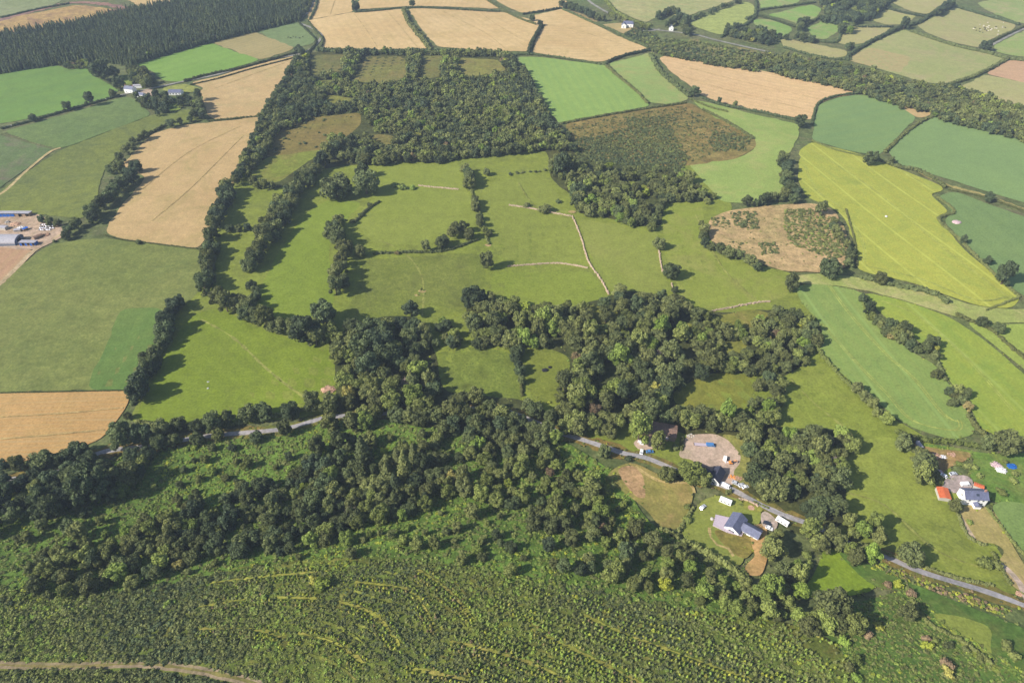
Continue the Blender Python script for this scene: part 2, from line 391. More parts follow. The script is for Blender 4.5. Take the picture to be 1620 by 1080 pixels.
# stuff: plants too many to count, placed as instances on a point cloud
def scatter_stuff(name, protos, pts, label, cat=None, tag_kind='stuff'):
    """pts: list of (x,y,z,sx,sz,rot,tint,idx). protos: meshes -> instanced from this object's own node tree"""
    A = np.array(pts, float)
    if not len(A): return
    me = bpy.data.meshes.new(name); me.vertices.add(len(A)); me.vertices.foreach_set('co', A[:, :3].astype(np.float32).ravel())
    for nm, ty, dat in (('scl', 'FLOAT_VECTOR', np.stack([A[:, 3] * rng.uniform(.82, 1.2, len(A)), A[:, 3] * rng.uniform(.82, 1.2, len(A)), A[:, 4]], 1)), ('rot', 'FLOAT_VECTOR', np.stack([A[:, 5] * 0, A[:, 5] * 0, A[:, 5]], 1)),
                        ('tint', 'FLOAT', A[:, 6]), ('idx', 'INT', A[:, 7] % len(protos))):
        at = me.attributes.new(nm, ty, 'POINT')
        at.data.foreach_set('vector' if ty == 'FLOAT_VECTOR' else 'value', dat.astype(np.int32 if ty == 'INT' else np.float32).ravel())
    me.update()
    o = link(name, me); tag(o, label, cat, None, tag_kind)
    ng = bpy.data.node_groups.new(name + '_nodes', 'GeometryNodeTree')
    ng.interface.new_socket('Geometry', in_out='INPUT', socket_type='NodeSocketGeometry'); ng.interface.new_socket('Geometry', in_out='OUTPUT', socket_type='NodeSocketGeometry')
    gi = ng.nodes.new('NodeGroupInput'); go = ng.nodes.new('NodeGroupOutput'); jn = ng.nodes.new('GeometryNodeGeometryToInstance')
    srcs = PROTO_OBJ
    for p in reversed(protos):
        oi = ng.nodes.new('GeometryNodeObjectInfo'); oi.transform_space = 'ORIGINAL'; oi.inputs['Object'].default_value = srcs[p.name]
        ng.links.new(oi.outputs['Geometry'], jn.inputs[0])
    def attr(nm, ty):
        a = ng.nodes.new('GeometryNodeInputNamedAttribute'); a.data_type = ty; a.inputs[0].default_value = nm; return a.outputs[0]
    mp = ng.nodes.new('GeometryNodeMeshToPoints'); ng.links.new(gi.outputs[0], mp.inputs['Mesh'])
    ip = ng.nodes.new('GeometryNodeInstanceOnPoints'); ng.links.new(mp.outputs[0], ip.inputs['Points']); ng.links.new(jn.outputs[0], ip.inputs['Instance'])
    ip.inputs['Pick Instance'].default_value = True; ng.links.new(attr('idx', 'INT'), ip.inputs['Instance Index'])
    er = ng.nodes.new('FunctionNodeEulerToRotation'); ng.links.new(attr('rot', 'FLOAT_VECTOR'), er.inputs[0]); ng.links.new(er.outputs[0], ip.inputs['Rotation'])
    ng.links.new(attr('scl', 'FLOAT_VECTOR'), ip.inputs['Scale']); ng.links.new(ip.outputs[0], go.inputs[0])
    md = o.modifiers.new('scatter', 'NODES'); md.node_group = ng
    return o
PROTO_OBJ = {}       # filled further down with real, visible plants whose meshes are reused

# ------------------------------------------------------------------ the ground
M_base = ground_mat('rough_ground', (0.095, 0.125, 0.038), (0.120, 0.130, 0.050), (0.150, 0.130, 0.070), mottle=.45, tuft=.5)
def grid(x0, x1, y0, y1, nx, ny, zoff, mat, name):
    xs = np.linspace(x0, x1, nx); ys = np.linspace(y0, y1, ny); X, Y = np.meshgrid(xs, ys); Z = H(X, Y) + zoff
    V = np.stack([X, Y, Z], -1).reshape(-1, 3); i = np.arange(nx * ny).reshape(ny, nx)
    F = np.stack([i[:-1, :-1], i[:-1, 1:], i[1:, 1:], i[1:, :-1]], -1).reshape(-1, 4)
    o = link(name, mesh_np(name, V, F, mat, smooth=True)); return tag(o, kind='structure')
grid(-1500, 1500, -300, 2100, 320, 256, -0.35, M_base, 'ground')
def far_ring():
    o = [(-4000, -1500), (4000, -1500), (4000, 6000), (-4000, 6000)]; i_ = [(-1495, -295), (1495, -295), (1495, 2095), (-1495, 2095)]
    V = [(x, y, -8.0) for x, y in o] + [(x, y, -8.0) for x, y in i_]
    tag(link('far_ground', mesh_np('far_ground', V, [(0, 1, 5, 4), (1, 2, 6, 5), (2, 3, 7, 6), (3, 0, 4, 7)], M_farland)), kind='structure')
M_farland = ground_mat('farmland_beyond', lin(118, 125, 72), lin(150, 135, 95), lin(70, 85, 50), s_big=.004)
far_ring()
EDGES = []; EDGY = {'gravel_yard', 'bare_paddock', 'garden_lawn', 'bare_soil', 'stone_yard', 'rough_yard', 'dry_garden', 'meadow', 'crop_field', 'dry_bank', 'mown_grass', 'rough_grass'}
LAID = []
def lay(P, gap=0.014):
    b = (P[:, 0].min(), P[:, 0].max(), P[:, 1].min(), P[:, 1].max()); z = 0.0
    for c, cz in LAID:
        if b[0] < c[1] and c[0] < b[1] and b[2] < c[3] and c[2] < b[3]: z = max(z, cz)
    z += gap; LAID.append((b, z)); return z
def sheet(name, px_poly, mat, z=None, smooth=True, step=11.0, world_pts=None, jag=0.0):
    poly = world_pts or GP(px_poly)
    if smooth:
        for _ in range(2):
            q = []
            for i in range(len(poly)):
                a = poly[i]; b = poly[(i + 1) % len(poly)]
                c = min(.2, 5.0 / (math.hypot(b[0] - a[0], b[1] - a[1]) + 1e-6)); d = 1 - c
                q += [(a[0] * d + b[0] * c, a[1] * d + b[1] * c), (a[0] * c + b[0] * d, a[1] * c + b[1] * d)]
            poly = q
        g = np.random.default_rng(len(poly)); q = []
        for i in range(len(poly)):
            a = poly[i]; b = poly[(i + 1) % len(poly)]; L = math.hypot(b[0] - a[0], b[1] - a[1]); k = max(1, int(L / 7))
            j = min(.9, L / 22)
            q += [(a[0] + (b[0] - a[0]) * t / k + g.normal(0, j) * (t > 0), a[1] + (b[1] - a[1]) * t / k + g.normal(0, j) * (t > 0)) for t in range(k)]
        poly = q
    if jag: 
        g = np.random.default_rng(len(px_poly) * 7); poly = [(a + g.normal(0, jag), b + g.normal(0, jag)) for a, b in poly]
    P = np.array(poly); n = len(P)
    if name in EDGY and P[:, 1].mean() < 430: EDGES.append(P)
    if P[:, 1].mean() < 340: step = min(step, 4.5)
    xs = np.arange(P[:, 0].min(), P[:, 0].max(), step); ys = np.arange(P[:, 1].min(), P[:, 1].max(), step)
    X, Y = np.meshgrid(xs, ys); X = X.ravel() + 0.37; Y = Y.ravel() + 0.21; m = in_poly(P, X, Y); X = X[m]; Y = Y[m]
    if len(X): k = seg_dist(list(map(tuple, P)) + [tuple(P[0])], X, Y) > step * .35; X = X[k]; Y = Y[k]
    pts = [Vector((a, b)) for a, b in P] + [Vector((a, b)) for a, b in zip(X, Y)]
    vo, _, fo, _, _, _ = delaunay_2d_cdt(pts, [], [list(range(n))], 1, 1e-4)
    if z is None: z = lay(P)
    V = np.array([(v.x, v.y, 0) for v in vo]); V[:, 2] = H(V[:, 0], V[:, 1]) + z
    F = [tuple(f) for f in fo]
    # face up
    a, b, c = V[F[0][0]], V[F[0][1]], V[F[0][2]]
    if np.cross(b - a, c - a)[2] < 0: F = [f[::-1] for f in F]
    o = link(name, mesh_np(name, V, F, mat, smooth=True)); return tag(o, kind='structure')
def ribbon(name, px_line, width, mat, z=None, step=3.0, wob=0.0, world_pts=None, kind='structure'):
    L = smooth_line(world_pts or GP(px_line), step); P = np.array(L)
    T = np.gradient(P, axis=0); T /= np.linalg.norm(T, axis=1)[:, None] + 1e-9; N = np.stack([-T[:, 1], T[:, 0]], 1)
    g = np.random.default_rng(len(P)); w = np.broadcast_to(np.asarray(width, float), (len(P),)) / 2 * (1 + g.normal(0, wob, len(P)))
    cols = [P + N * (w * s)[:, None] for s in (-1, -.33, .33, 1)]
    if z is None: z = lay(P, .03)
    V = []
    for i in range(len(P)):
        for c in cols: V.append((c[i, 0], c[i, 1], float(H(c[i, 0], c[i, 1])) + z))
    F = []
    for i in range(len(P) - 1):
        for j in range(3): a = i * 4 + j; F.append((a, a + 4, a + 5, a + 1)[::-1])
    o = link(name, mesh_np(name, V, F, mat, smooth=True))
    return tag(o, kind=kind) if kind else o

# ------------------------------------------------------------------ fields
def soil(c): r, g_, b = lin(*c); return (r * .97, g_ * .91, b * .82)
def fm(name, c1, c2, c3=None, **k):
    return ground_mat(name, soil(c1), soil(c2), soil(c3) if c3 else None, **k)
def row(p1, p2): return px_angle(p1, p2)
WHEAT1, WHEAT2 = (196, 166, 122), (208, 180, 138)
def wheat(name, poly, d, c1=WHEAT1, c2=WHEAT2, c3=(170, 152, 104), per=9, amt=.42, **k):
    c1 = (c1[0] * .93, c1[1] * .95, c1[2] * .93); c2 = (c2[0] * .93, c2[1] * .95, c2[2] * .93)
    sheet(name, poly, fm(name, c1, c2, c3, stripe=d, stripe_period=per, stripe_amt=amt, stripe_col=lin(160, 138, 96), mottle=.12, bump=.15, **k))
def grass(name, poly, c1, c2, c3=None, d=None, per=10, amt=.25, scol=None, mottle=.24, tuft=.08, **k):
    sheet(name, poly, fm(name, c1, c2, c3, stripe=d, stripe_period=per, stripe_amt=amt, stripe_col=lin(*scol) if scol else None, mottle=mottle, tuft=tuft, **k))

# middle pasture underlay, then the fields
grass('pasture', [(395, 215), (560, 235), (740, 235), (905, 225), (1100, 262), (1160, 325), (1130, 400), (1255, 432), (1280, 480), (1310, 560), (1410, 660), (1480, 700), (1600, 900), (1620, 945), (1480, 912), (1380, 870), (1200, 780), (1000, 715), (880, 680), (700, 640), (540, 650), (380, 672), (205, 672), (225, 590), (262, 520), (318, 420), (350, 320)],
      (112, 126, 50), (122, 134, 56), (104, 114, 56), mottle=.22, tuft=.15)
grass('pasture', [(212, 672), (222, 640), (270, 545), (300, 500), (345, 485), (400, 515), (440, 530), (520, 552), (540, 575), (530, 620), (500, 636), (400, 660), (300, 668)], (104, 123, 36), (116, 134, 44), (98, 112, 42), mottle=.14, tuft=.12, d=row((310, 500), (500, 640)), amt=.12, scol=(125, 140, 60))
grass('pasture', [(405, 470), (440, 400), (480, 340), (520, 315), (575, 320), (545, 350), (520, 390), (525, 440), (530, 480), (500, 500), (440, 505), (410, 500)], (108, 128, 44), (118, 136, 52), mottle=.14, tuft=.1)
grass('pasture', [(548, 262), (725, 257), (738, 300), (755, 345), (735, 375), (650, 388), (590, 385), (560, 350), (600, 300), (590, 290)], (118, 132, 54), (124, 136, 60), mottle=.14)
grass('pasture', [(765, 290), (860, 276), (905, 345), (925, 415), (810, 420), (780, 390), (758, 330)], (116, 128, 56), (122, 134, 58), mottle=.15)
grass('pasture', [(775, 430), (935, 428), (962, 470), (880, 487), (830, 478), (776, 462)], (112, 128, 48), (120, 134, 54), mottle=.15)
grass('pasture', [(912, 345), (1000, 358), (1040, 365), (1042, 395), (1060, 465), (1000, 462), (965, 460), (940, 415)], (116, 130, 54), (126, 134, 66), mottle=.14)
grass('pasture', [(1052, 322), (1108, 318), (1115, 350), (1112, 390), (1150, 410), (1245, 440), (1248, 470), (1120, 490), (1078, 470), (1048, 390)], (118, 132, 54), (124, 136, 58), (132, 134, 74), mottle=.14)
grass('pasture', [(560, 470), (575, 410), (760, 400), (770, 440), (742, 500), (690, 480), (640, 500), (565, 515), (540, 500)], (102, 116, 46), (114, 124, 58), (94, 102, 52), mottle=.22, tuft=.45)
grass('meadow', [(676, 560), (760, 548), (812, 558), (820, 600), (830, 635), (740, 622), (690, 600)], (98, 114, 48), (110, 124, 52), (90, 100, 44), mottle=.28, tuft=.6)
grass('meadow', [(820, 552), (878, 545), (905, 560), (888, 640), (850, 638), (828, 600)], (112, 122, 50), (102, 114, 46), mottle=.2, tuft=.35)
grass('meadow', [(1062, 618), (1120, 588), (1190, 586), (1202, 615), (1172, 658), (1120, 655), (1070, 640)], (108, 118, 46), (122, 124, 54), mottle=.25, tuft=.4)
grass('pasture', [(1230, 690), (1222, 650), (1262, 575), (1300, 570), (1345, 620), (1390, 655), (1385, 690), (1300, 700)], (118, 132, 54), (128, 136, 62), mottle=.2, tuft=.25)
grass('pasture', [(1330, 700), (1405, 690), (1445, 700), (1480, 790), (1515, 850), (1570, 885), (1600, 920), (1500, 915), (1400, 880), (1340, 800)], (122, 136, 58), (130, 140, 62), (112, 124, 56), mottle=.16, tuft=.18)
# top left
wheat('wheat_stubble', [(185, -8), (300, -8), (300, 2), (222, 12)], 0)
grass('pasture', [(-20, -8), (115, -8), (80, 10), (0, 26), (-20, 28)], (120, 132, 92), (130, 138, 104))
grass('rough_grass', [(-20, 33), (60, 20), (120, 8), (175, 14), (185, 20), (90, 40), (0, 55), (-20, 58)], (172, 148, 98), (158, 132, 88), (122, 96, 86), mottle=.35)
ribbon('heather_bank', [(-20, 38), (60, 16), (120, 4), (200, 14), (170, 18)], 14, fm('heather_bank', (110, 88, 92), (150, 118, 104)), wob=.3)
grass('grass_field', [(-20, 118), (70, 104), (90, 103), (108, 110), (138, 108), (152, 120), (190, 143), (165, 158), (95, 176), (25, 192), (-20, 198)], (96, 127, 62), (104, 135, 64), (90, 116, 62), mottle=.1, d=row((0, 150), (130, 115)), per=28, amt=.2, scol=(78, 118, 62))
grass('grass_field', [(206, 104), (335, 68), (412, 95), (350, 113), (285, 130), (258, 128), (240, 112)], (108, 142, 64), (116, 148, 70), mottle=.1, d=row((210, 104), (335, 68)), per=22, amt=.2)
grass('paddock', [(180, 122), (200, 117), (225, 125), (215, 133), (190, 133)], (112, 132, 62), (118, 136, 60))
wheat('mown_field', [(336, 68), (402, 50), (466, 74), (460, 80), (412, 95)], row((340, 68), (402, 50)), (148, 138, 96), (158, 146, 104), None)
grass('grass_field', [(404, 49), (472, 34), (502, 58), (494, 70), (466, 76)], (104, 124, 82), (108, 126, 84))
wheat('wheat_stubble', [(300, 131), (345, 121), (400, 104), (476, 86), (455, 130), (418, 183), (345, 190), (330, 185), (320, 160), (322, 152), (304, 149), (325, 140)], row((300, 135), (470, 90)), (186, 158, 118), (200, 172, 132), (158, 148, 104))
wheat('wheat_stubble', [(190, 262), (215, 238), (240, 212), (290, 198), (415, 184), (395, 225), (370, 290), (345, 340), (316, 392), (290, 392), (195, 379), (165, 368), (192, 325), (232, 280)], row((200, 375), (330, 210)), (182, 154, 114), (192, 164, 124), (146, 136, 88), per=7)
grass('pasture', [(5, 208), (100, 182), (200, 152), (225, 165), (240, 182), (160, 212), (95, 236), (50, 225)], (94, 116, 68), (102, 122, 70), (88, 106, 66), mottle=.18)
grass('pasture', [(240, 182), (305, 172), (330, 188), (250, 205), (215, 222), (190, 240), (165, 268), (150, 320), (130, 348), (95, 342), (-20, 335), (-20, 318), (30, 280), (95, 238), (160, 213)], (100, 112, 60), (112, 122, 58), (90, 102, 62), mottle=.22, tuft=.2)
grass('pasture', [(-20, 208), (40, 225), (85, 237), (80, 242), (30, 275), (-20, 312)], (84, 108, 64), (94, 112, 72), (112, 100, 92), mottle=.2)
ribbon('farm_track', [(-20, 318), (8, 302), (40, 272), (78, 241), (96, 234)], 3.0, fm('farm_track', (172, 158, 120), (160, 148, 108)), wob=.1)
grass('pasture', [(-20, 470), (55, 402), (80, 388), (130, 378), (190, 378), (322, 395), (325, 440), (308, 470), (275, 500), (262, 545), (228, 590), (203, 618), (-20, 622)], (106, 118, 62), (116, 124, 70), (94, 108, 58), mottle=.22, tuft=.18, d=row((0, 520), (200, 560)), per=14, amt=.15)
grass('pasture', [(190, 488), (258, 486), (262, 540), (228, 590), (203, 617), (135, 617), (165, 555)], (84, 114, 56), (98, 120, 60), mottle=.15, d=row((150, 610), (200, 490)), amt=.2)
wheat('ploughed_field', [(-20, 388), (0, 391), (48, 395), (54, 399), (0, 452), (-20, 470)], row((0, 450), (50, 398)), (168, 134, 112), (176, 142, 118), None)
ribbon('farm_track', [(-20, 466), (0, 449), (30, 420), (52, 398), (85, 378), (110, 362)], 4.0, fm('farm_track', (176, 158, 138), (160, 146, 116)), wob=.15)
wheat('wheat_stubble', [(-20, 622), (205, 617), (203, 640), (165, 692), (120, 710), (45, 726), (-20, 750)], row((0, 640), (190, 635)), (178, 142, 94), (188, 152, 104), (160, 136, 88), per=3.2, amt=.55)
# top middle
wheat('wheat_stubble', [(498, -8), (562, -8), (558, 19), (486, 32), (489, 18)], row((530, 0), (520, 22)))
wheat('wheat_stubble', [(485, 33), (555, 20), (637, 14), (645, 40), (678, 77), (600, 79), (508, 76), (515, 60), (500, 45)], row((560, 22), (600, 75)), per=12)
wheat('wheat_stubble', [(568, -8), (765, -8), (792, 14), (650, 10), (568, 15)], row((600, 0), (590, 14)))
wheat('wheat_stubble', [(646, 14), (720, 14), (795, 19), (850, 33), (857, 46), (836, 82), (760, 80), (692, 74), (662, 40)], row((700, 20), (800, 80)), per=11)
wheat('wheat_stubble', [(772, -8), (885, -8), (902, 8), (890, 13), (826, 21), (800, 10)], row((790, 5), (890, 8)))
wheat('wheat_stubble', [(834, 27), (890, 14), (935, 36), (1026, 77), (955, 97), (943, 98), (900, 92), (842, 83), (848, 62), (863, 40)], row((850, 70), (1000, 70)), per=12)
grass('rough_grass', [(892, 14), (930, 24), (950, 32), (938, 38)], (150, 132, 96), (132, 128, 84))
grass('hay_field', [(956, -8), (1180, -8), (1150, 5), (1080, 28), (1060, 22), (1042, 26), (1022, 36), (1000, 28), (972, 14)], (138, 146, 96), (156, 154, 108), (168, 158, 120), d=row((970, 5), (1100, 18)), per=20, amt=.4, scol=(124, 138, 90))
wheat('rough_grass', [(950, 39), (985, 36), (1010, 44), (1018, 53), (990, 55), (960, 46)], 0, (180, 156, 120), (156, 146, 100))
grass('hay_field', [(1090, 38), (1115, 26), (1180, 3), (1192, 8), (1196, 18), (1180, 36), (1140, 56), (1120, 50)], (140, 152, 90), (146, 158, 92))
grass('rough_grass', [(1040, 62), (1100, 62), (1160, 72), (1220, 86), (1215, 100), (1120, 90), (1050, 84), (1025, 76)], (122, 120, 78), (88, 108, 60), (150, 130, 92), mottle=.45, tuft=.7)
for poly, a, b in [([(1196, -8), (1272, -8), (1262, 5), (1205, 17)], (122, 148, 84), (128, 152, 88)),
                   ([(1213, 24), (1285, 7), (1300, 14), (1293, 27), (1262, 38), (1240, 30)], (116, 150, 76), (124, 156, 82)),
                   ([(1190, 32), (1215, 30), (1250, 42), (1254, 49), (1233, 60), (1205, 50)], (116, 148, 78), (122, 150, 84)),
                   ([(1277, 45), (1308, 30), (1326, 34), (1326, 50), (1306, 63), (1286, 60)], (118, 146, 80), (122, 150, 80)),
                   ([(1234, 62), (1256, 62), (1340, 80), (1340, 89), (1315, 93), (1270, 84), (1240, 75)], (146, 146, 98), (152, 150, 102)),
                   ([(1320, 66), (1350, 40), (1410, 43), (1398, 54), (1370, 68), (1340, 72)], (148, 148, 98), (154, 152, 104)),
                   ([(1369, 26), (1400, 13), (1450, 25), (1438, 37), (1405, 40), (1380, 33)], (142, 148, 94), (150, 152, 98)),
                   ([(1408, 2), (1420, -8), (1510, -8), (1490, 9), (1466, 23), (1440, 18)], (146, 146, 98), (156, 154, 106)),
                   ([(1450, 40), (1510, 12), (1608, 39), (1600, 50), (1568, 62), (1548, 76), (1500, 65), (1466, 52)], (142, 148, 96), (152, 150, 104)),
                   ([(1545, 5), (1600, -8), (1640, -8), (1640, 40), (1610, 36), (1560, 16)], (124, 142, 84), (134, 148, 92)),
                   ([(1572, 72), (1640, 38), (1640, 92), (1600, 88), (1575, 82)], (126, 146, 84), (134, 150, 88)),
                   ([(1340, 92), (1378, 70), (1430, 47), (1500, 70), (1592, 91), (1565, 106), (1540, 119), (1500, 132), (1470, 132), (1420, 118), (1375, 105)], (136, 146, 92), (146, 150, 100)),
                   ([(1515, 140), (1558, 118), (1640, 134), (1640, 172), (1580, 160), (1525, 148)], (144, 148, 98), (152, 150, 104))]:
    grass('pasture', poly, a, b, (156, 146, 112), mottle=.12)
wheat('dry_grass', [(1336, 94), (1376, 75), (1442, 91), (1425, 116), (1380, 106)], 0.3, (168, 154, 112), (158, 152, 108), None)
wheat('ploughed_field', [(1559, 117), (1597, 95), (1640, 99), (1640, 135)], row((1560, 117), (1640, 133)), (186, 150, 126), (190, 156, 130), None)
wheat('wheat_stubble', [(1042, 92), (1056, 87), (1200, 111), (1260, 122), (1358, 148), (1312, 156), (1290, 168), (1284, 190), (1265, 187), (1200, 176), (1130, 159), (1105, 148), (1090, 134), (1060, 113)], row((1060, 95), (1330, 150)), (206, 172, 134), (212, 180, 142), (190, 166, 124), per=10)
grass('mown_field', [(818, 90), (860, 91), (955, 102), (1030, 168), (960, 180), (875, 196), (858, 168), (840, 130)], (122, 150, 78), (130, 156, 84), d=row((850, 95), (900, 185)), per=11, amt=.35, scol=(96, 128, 72), mottle=.1)
grass('grass_field', [(962, 101), (1034, 82), (1042, 110), (1065, 135), (1092, 157), (1060, 166), (1024, 162)], (126, 148, 84), (134, 154, 92), (152, 148, 98), mottle=.1)
grass('hay_field', [(1094, 158), (1125, 163), (1200, 183), (1265, 197), (1264, 215), (1242, 258), (1242, 308), (1185, 322), (1140, 320), (1100, 272), (1088, 258), (1170, 250), (1196, 235), (1182, 214), (1130, 190)], (124, 146, 78), (134, 154, 84), (150, 152, 96), mottle=.1)
grass('heath', [(893, 196), (960, 182), (1030, 172), (1092, 162), (1112, 175), (1192, 215), (1198, 232), (1165, 252), (1092, 262), (1000, 265), (925, 255), (905, 225)], (128, 110, 66), (114, 110, 62), (148, 132, 86), mottle=.4, tuft=.5, tuft_col=lin(62, 82, 46))
grass('crop_field', [(1288, 192), (1294, 166), (1330, 153), (1380, 150), (1412, 157), (1432, 173), (1450, 186), (1430, 206), (1400, 238), (1388, 246), (1340, 238), (1284, 222)], (108, 134, 84), (116, 141, 86), mottle=.08, d=row((1300, 180), (1400, 160)), per=16, amt=.2, scol=(80, 116, 78))
wheat('dry_grass', [(1408, 156), (1440, 162), (1480, 178), (1462, 186), (1450, 186), (1430, 173)], 0, (190, 162, 122), (180, 156, 112), None)
grass('crop_field', [(1404, 240), (1440, 206), (1482, 183), (1530, 190), (1640, 232), (1640, 326), (1590, 312), (1545, 298), (1480, 277), (1425, 262)], (108, 134, 86), (116, 142, 88), mottle=.08)
grass('crop_field', [(1264, 238), (1285, 224), (1380, 250), (1440, 274), (1490, 294), (1492, 302), (1470, 307), (1502, 335), (1482, 342), (1484, 350), (1530, 400), (1616, 470), (1600, 489), (1545, 484), (1440, 446), (1372, 432), (1355, 424), (1356, 395), (1336, 345), (1320, 330), (1275, 312), (1262, 285)],
      (148, 154, 66), (156, 162, 72), (132, 146, 66), mottle=.1, d=row((1280, 250), (1560, 470)), per=9, amt=.35, scol=(128, 144, 58), tram=27, tram_col=lin(166, 168, 76))
grass('crop_field', [(1482, 311), (1510, 302), (1560, 322), (1640, 350), (1640, 480), (1590, 450), (1540, 400), (1492, 350), (1508, 335)], (102, 128, 80), (110, 134, 82), mottle=.1, d=row((1490, 320), (1620, 440)), per=14, amt=.2)
ribbon('dry_verge', [(1455, 272), (1495, 292), (1560, 310), (1640, 340)], 5, fm('dry_verge', (156, 146, 96), (140, 136, 84)), wob=.2)
grass('farm_lane_grass', [(1258, 436), (1300, 432), (1350, 438), (1440, 452), (1540, 484), (1600, 490), (1640, 488), (1640, 510), (1560, 512), (1500, 498), (1420, 472), (1330, 452), (1262, 448)], (130, 146, 78), (146, 154, 92), (168, 158, 118), mottle=.2)
grass('crop_field', [(1256, 452), (1300, 449), (1362, 460), (1372, 482), (1378, 504), (1440, 556), (1482, 578), (1530, 650), (1546, 686), (1505, 697), (1430, 672), (1392, 640), (1320, 582), (1290, 545), (1302, 515), (1268, 480)],
      (116, 138, 72), (126, 144, 78), (106, 130, 70), mottle=.1, d=row((1340, 480), (1500, 680)), per=7, amt=.3, scol=(100, 130, 62), tram=27, tram_col=lin(126, 146, 78))
grass('crop_field', [(1366, 462), (1420, 473), (1500, 500), (1560, 540), (1640, 610), (1640, 702), (1552, 682), (1540, 652), (1500, 600), (1478, 560), (1400, 502), (1378, 480)],
      (124, 144, 58), (136, 150, 62), (112, 138, 58), mottle=.1, d=row((1400, 480), (1600, 670)), per=8, amt=.3, scol=(112, 134, 56), tram=27, tram_col=lin(136, 150, 70))
grass('crop_field', [(1525, 508), (1570, 514), (1640, 512), (1640, 600), (1580, 552)], (130, 150, 70), (138, 154, 74), mottle=.12)
M_tyre = fm('tyre_track', (150, 160, 86), (140, 152, 80), mottle=.35)
for ln in ([(1310, 452), (1345, 500), (1400, 560), (1445, 600), (1490, 655), (1520, 668)], [(1300, 512), (1340, 560), (1400, 622), (1440, 664), (1500, 680), (1517, 676), (1514, 664)], [(1390, 475), (1450, 500), (1530, 570), (1600, 650)],
           [(1272, 262), (1290, 300), (1330, 330), (1362, 380), (1366, 415)], [(1280, 236), (1380, 300), (1500, 400), (1600, 476)], [(1366, 420), (1450, 440), (1540, 474), (1590, 470)], [(1410, 262), (1450, 285), (1480, 300)]):
    W = GP(ln); ribbon('tyre_track', None, .6, M_tyre, wob=.2, world_pts=W)
    ribbon('tyre_track', None, .6, M_tyre, wob=.2, world_pts=[(a + 1.6, b - .6) for a, b in W])
grass('heath', [(1120, 348), (1150, 334), (1240, 324), (1290, 322), (1322, 334), (1344, 385), (1352, 418), (1310, 432), (1240, 430), (1200, 416), (1150, 404), (1122, 380)], (178, 154, 118), (162, 144, 104), (130, 126, 82), mottle=.35, tuft=.3)
# woodland floors
M_floor = fm('woodland_floor', (64, 74, 40), (80, 82, 46), (58, 66, 44), mottle=.5, tuft=.6)
sheet('woodland_floor', [(480, 84), (560, 80), (800, 84), (835, 110), (860, 170), (905, 215), (910, 250), (870, 275), (865, 238), (740, 250), (640, 255), (545, 262), (500, 270), (440, 300), (400, 290), (420, 230), (440, 160)], M_floor)
for poly, a, b in [([(494, 88), (545, 86), (542, 114), (490, 120)], (108, 112, 62), (96, 98, 58)), ([(578, 90), (642, 90), (644, 124), (600, 133), (556, 128)], (112, 116, 58), (104, 100, 58)), ([(668, 90), (700, 88), (698, 122), (660, 126)], (106, 112, 56), (100, 98, 56)),
                   ([(720, 92), (788, 95), (802, 112), (745, 123), (726, 118)], (122, 124, 62), (116, 114, 66)), ([(513, 150), (560, 156), (560, 165), (520, 164)], (116, 120, 54), (110, 112, 54)), ([(495, 128), (535, 127), (512, 137)], (104, 118, 56), (100, 110, 52)),
                   ([(436, 206), (480, 186), (520, 184), (570, 178), (572, 196), (555, 212), (530, 228), (500, 240), (425, 250), (415, 240)], (118, 106, 60), (112, 108, 54)), ([(395, 290), (405, 262), (425, 248), (500, 238), (515, 238), (470, 268), (440, 290)], (118, 130, 54), (112, 124, 50)),
                   ([(590, 212), (625, 215), (620, 240), (600, 244), (585, 236)], (110, 110, 56), (104, 104, 56))]:
    grass('marsh_grass', poly, a, b, (124, 112, 68), mottle=.3, tuft=.35)
sheet('woodland_floor', [(870, 262), (900, 240), (1000, 258), (1085, 266), (1098, 292), (1135, 318), (1100, 318), (1050, 318), (1046, 362), (1000, 356), (950, 342), (912, 338), (905, 310), (870, 282)], M_floor)
grass('meadow', [(975, 290), (1010, 286), (1030, 300), (1000, 305), (975, 300)], (116, 128, 54), (110, 120, 52), tuft=.4)
sheet('woodland_floor', [(745, 460), (800, 478), (900, 488), (1000, 458), (1105, 492), (1160, 495), (1250, 488), (1305, 520), (1270, 580), (1230, 600), (1200, 590), (1120, 590), (1062, 620), (1070, 642), (1180, 670), (1340, 680), (1340, 830), (1260, 850), (1170, 770), (1160, 700), (1000, 670), (880, 665), (905, 565), (850, 545), (760, 548), (735, 505)], M_floor)
sheet('woodland_floor', [(530, 530), (600, 500), (660, 500), (690, 560), (700, 620), (830, 632), (890, 670), (860, 700), (700, 700), (540, 680), (530, 600)], M_floor)
for poly in ([(1110, 505), (1190, 488), (1230, 500), (1180, 525), (1130, 520)], [(1140, 540), (1170, 530), (1190, 560), (1160, 575)], [(930, 480), (1000, 500), (985, 520), (930, 505)], [(1080, 510), (1110, 515), (1100, 545), (1075, 530)]):
    grass('meadow', poly, (120, 124, 56), (112, 116, 52), (130, 120, 70), mottle=.3, tuft=.5)
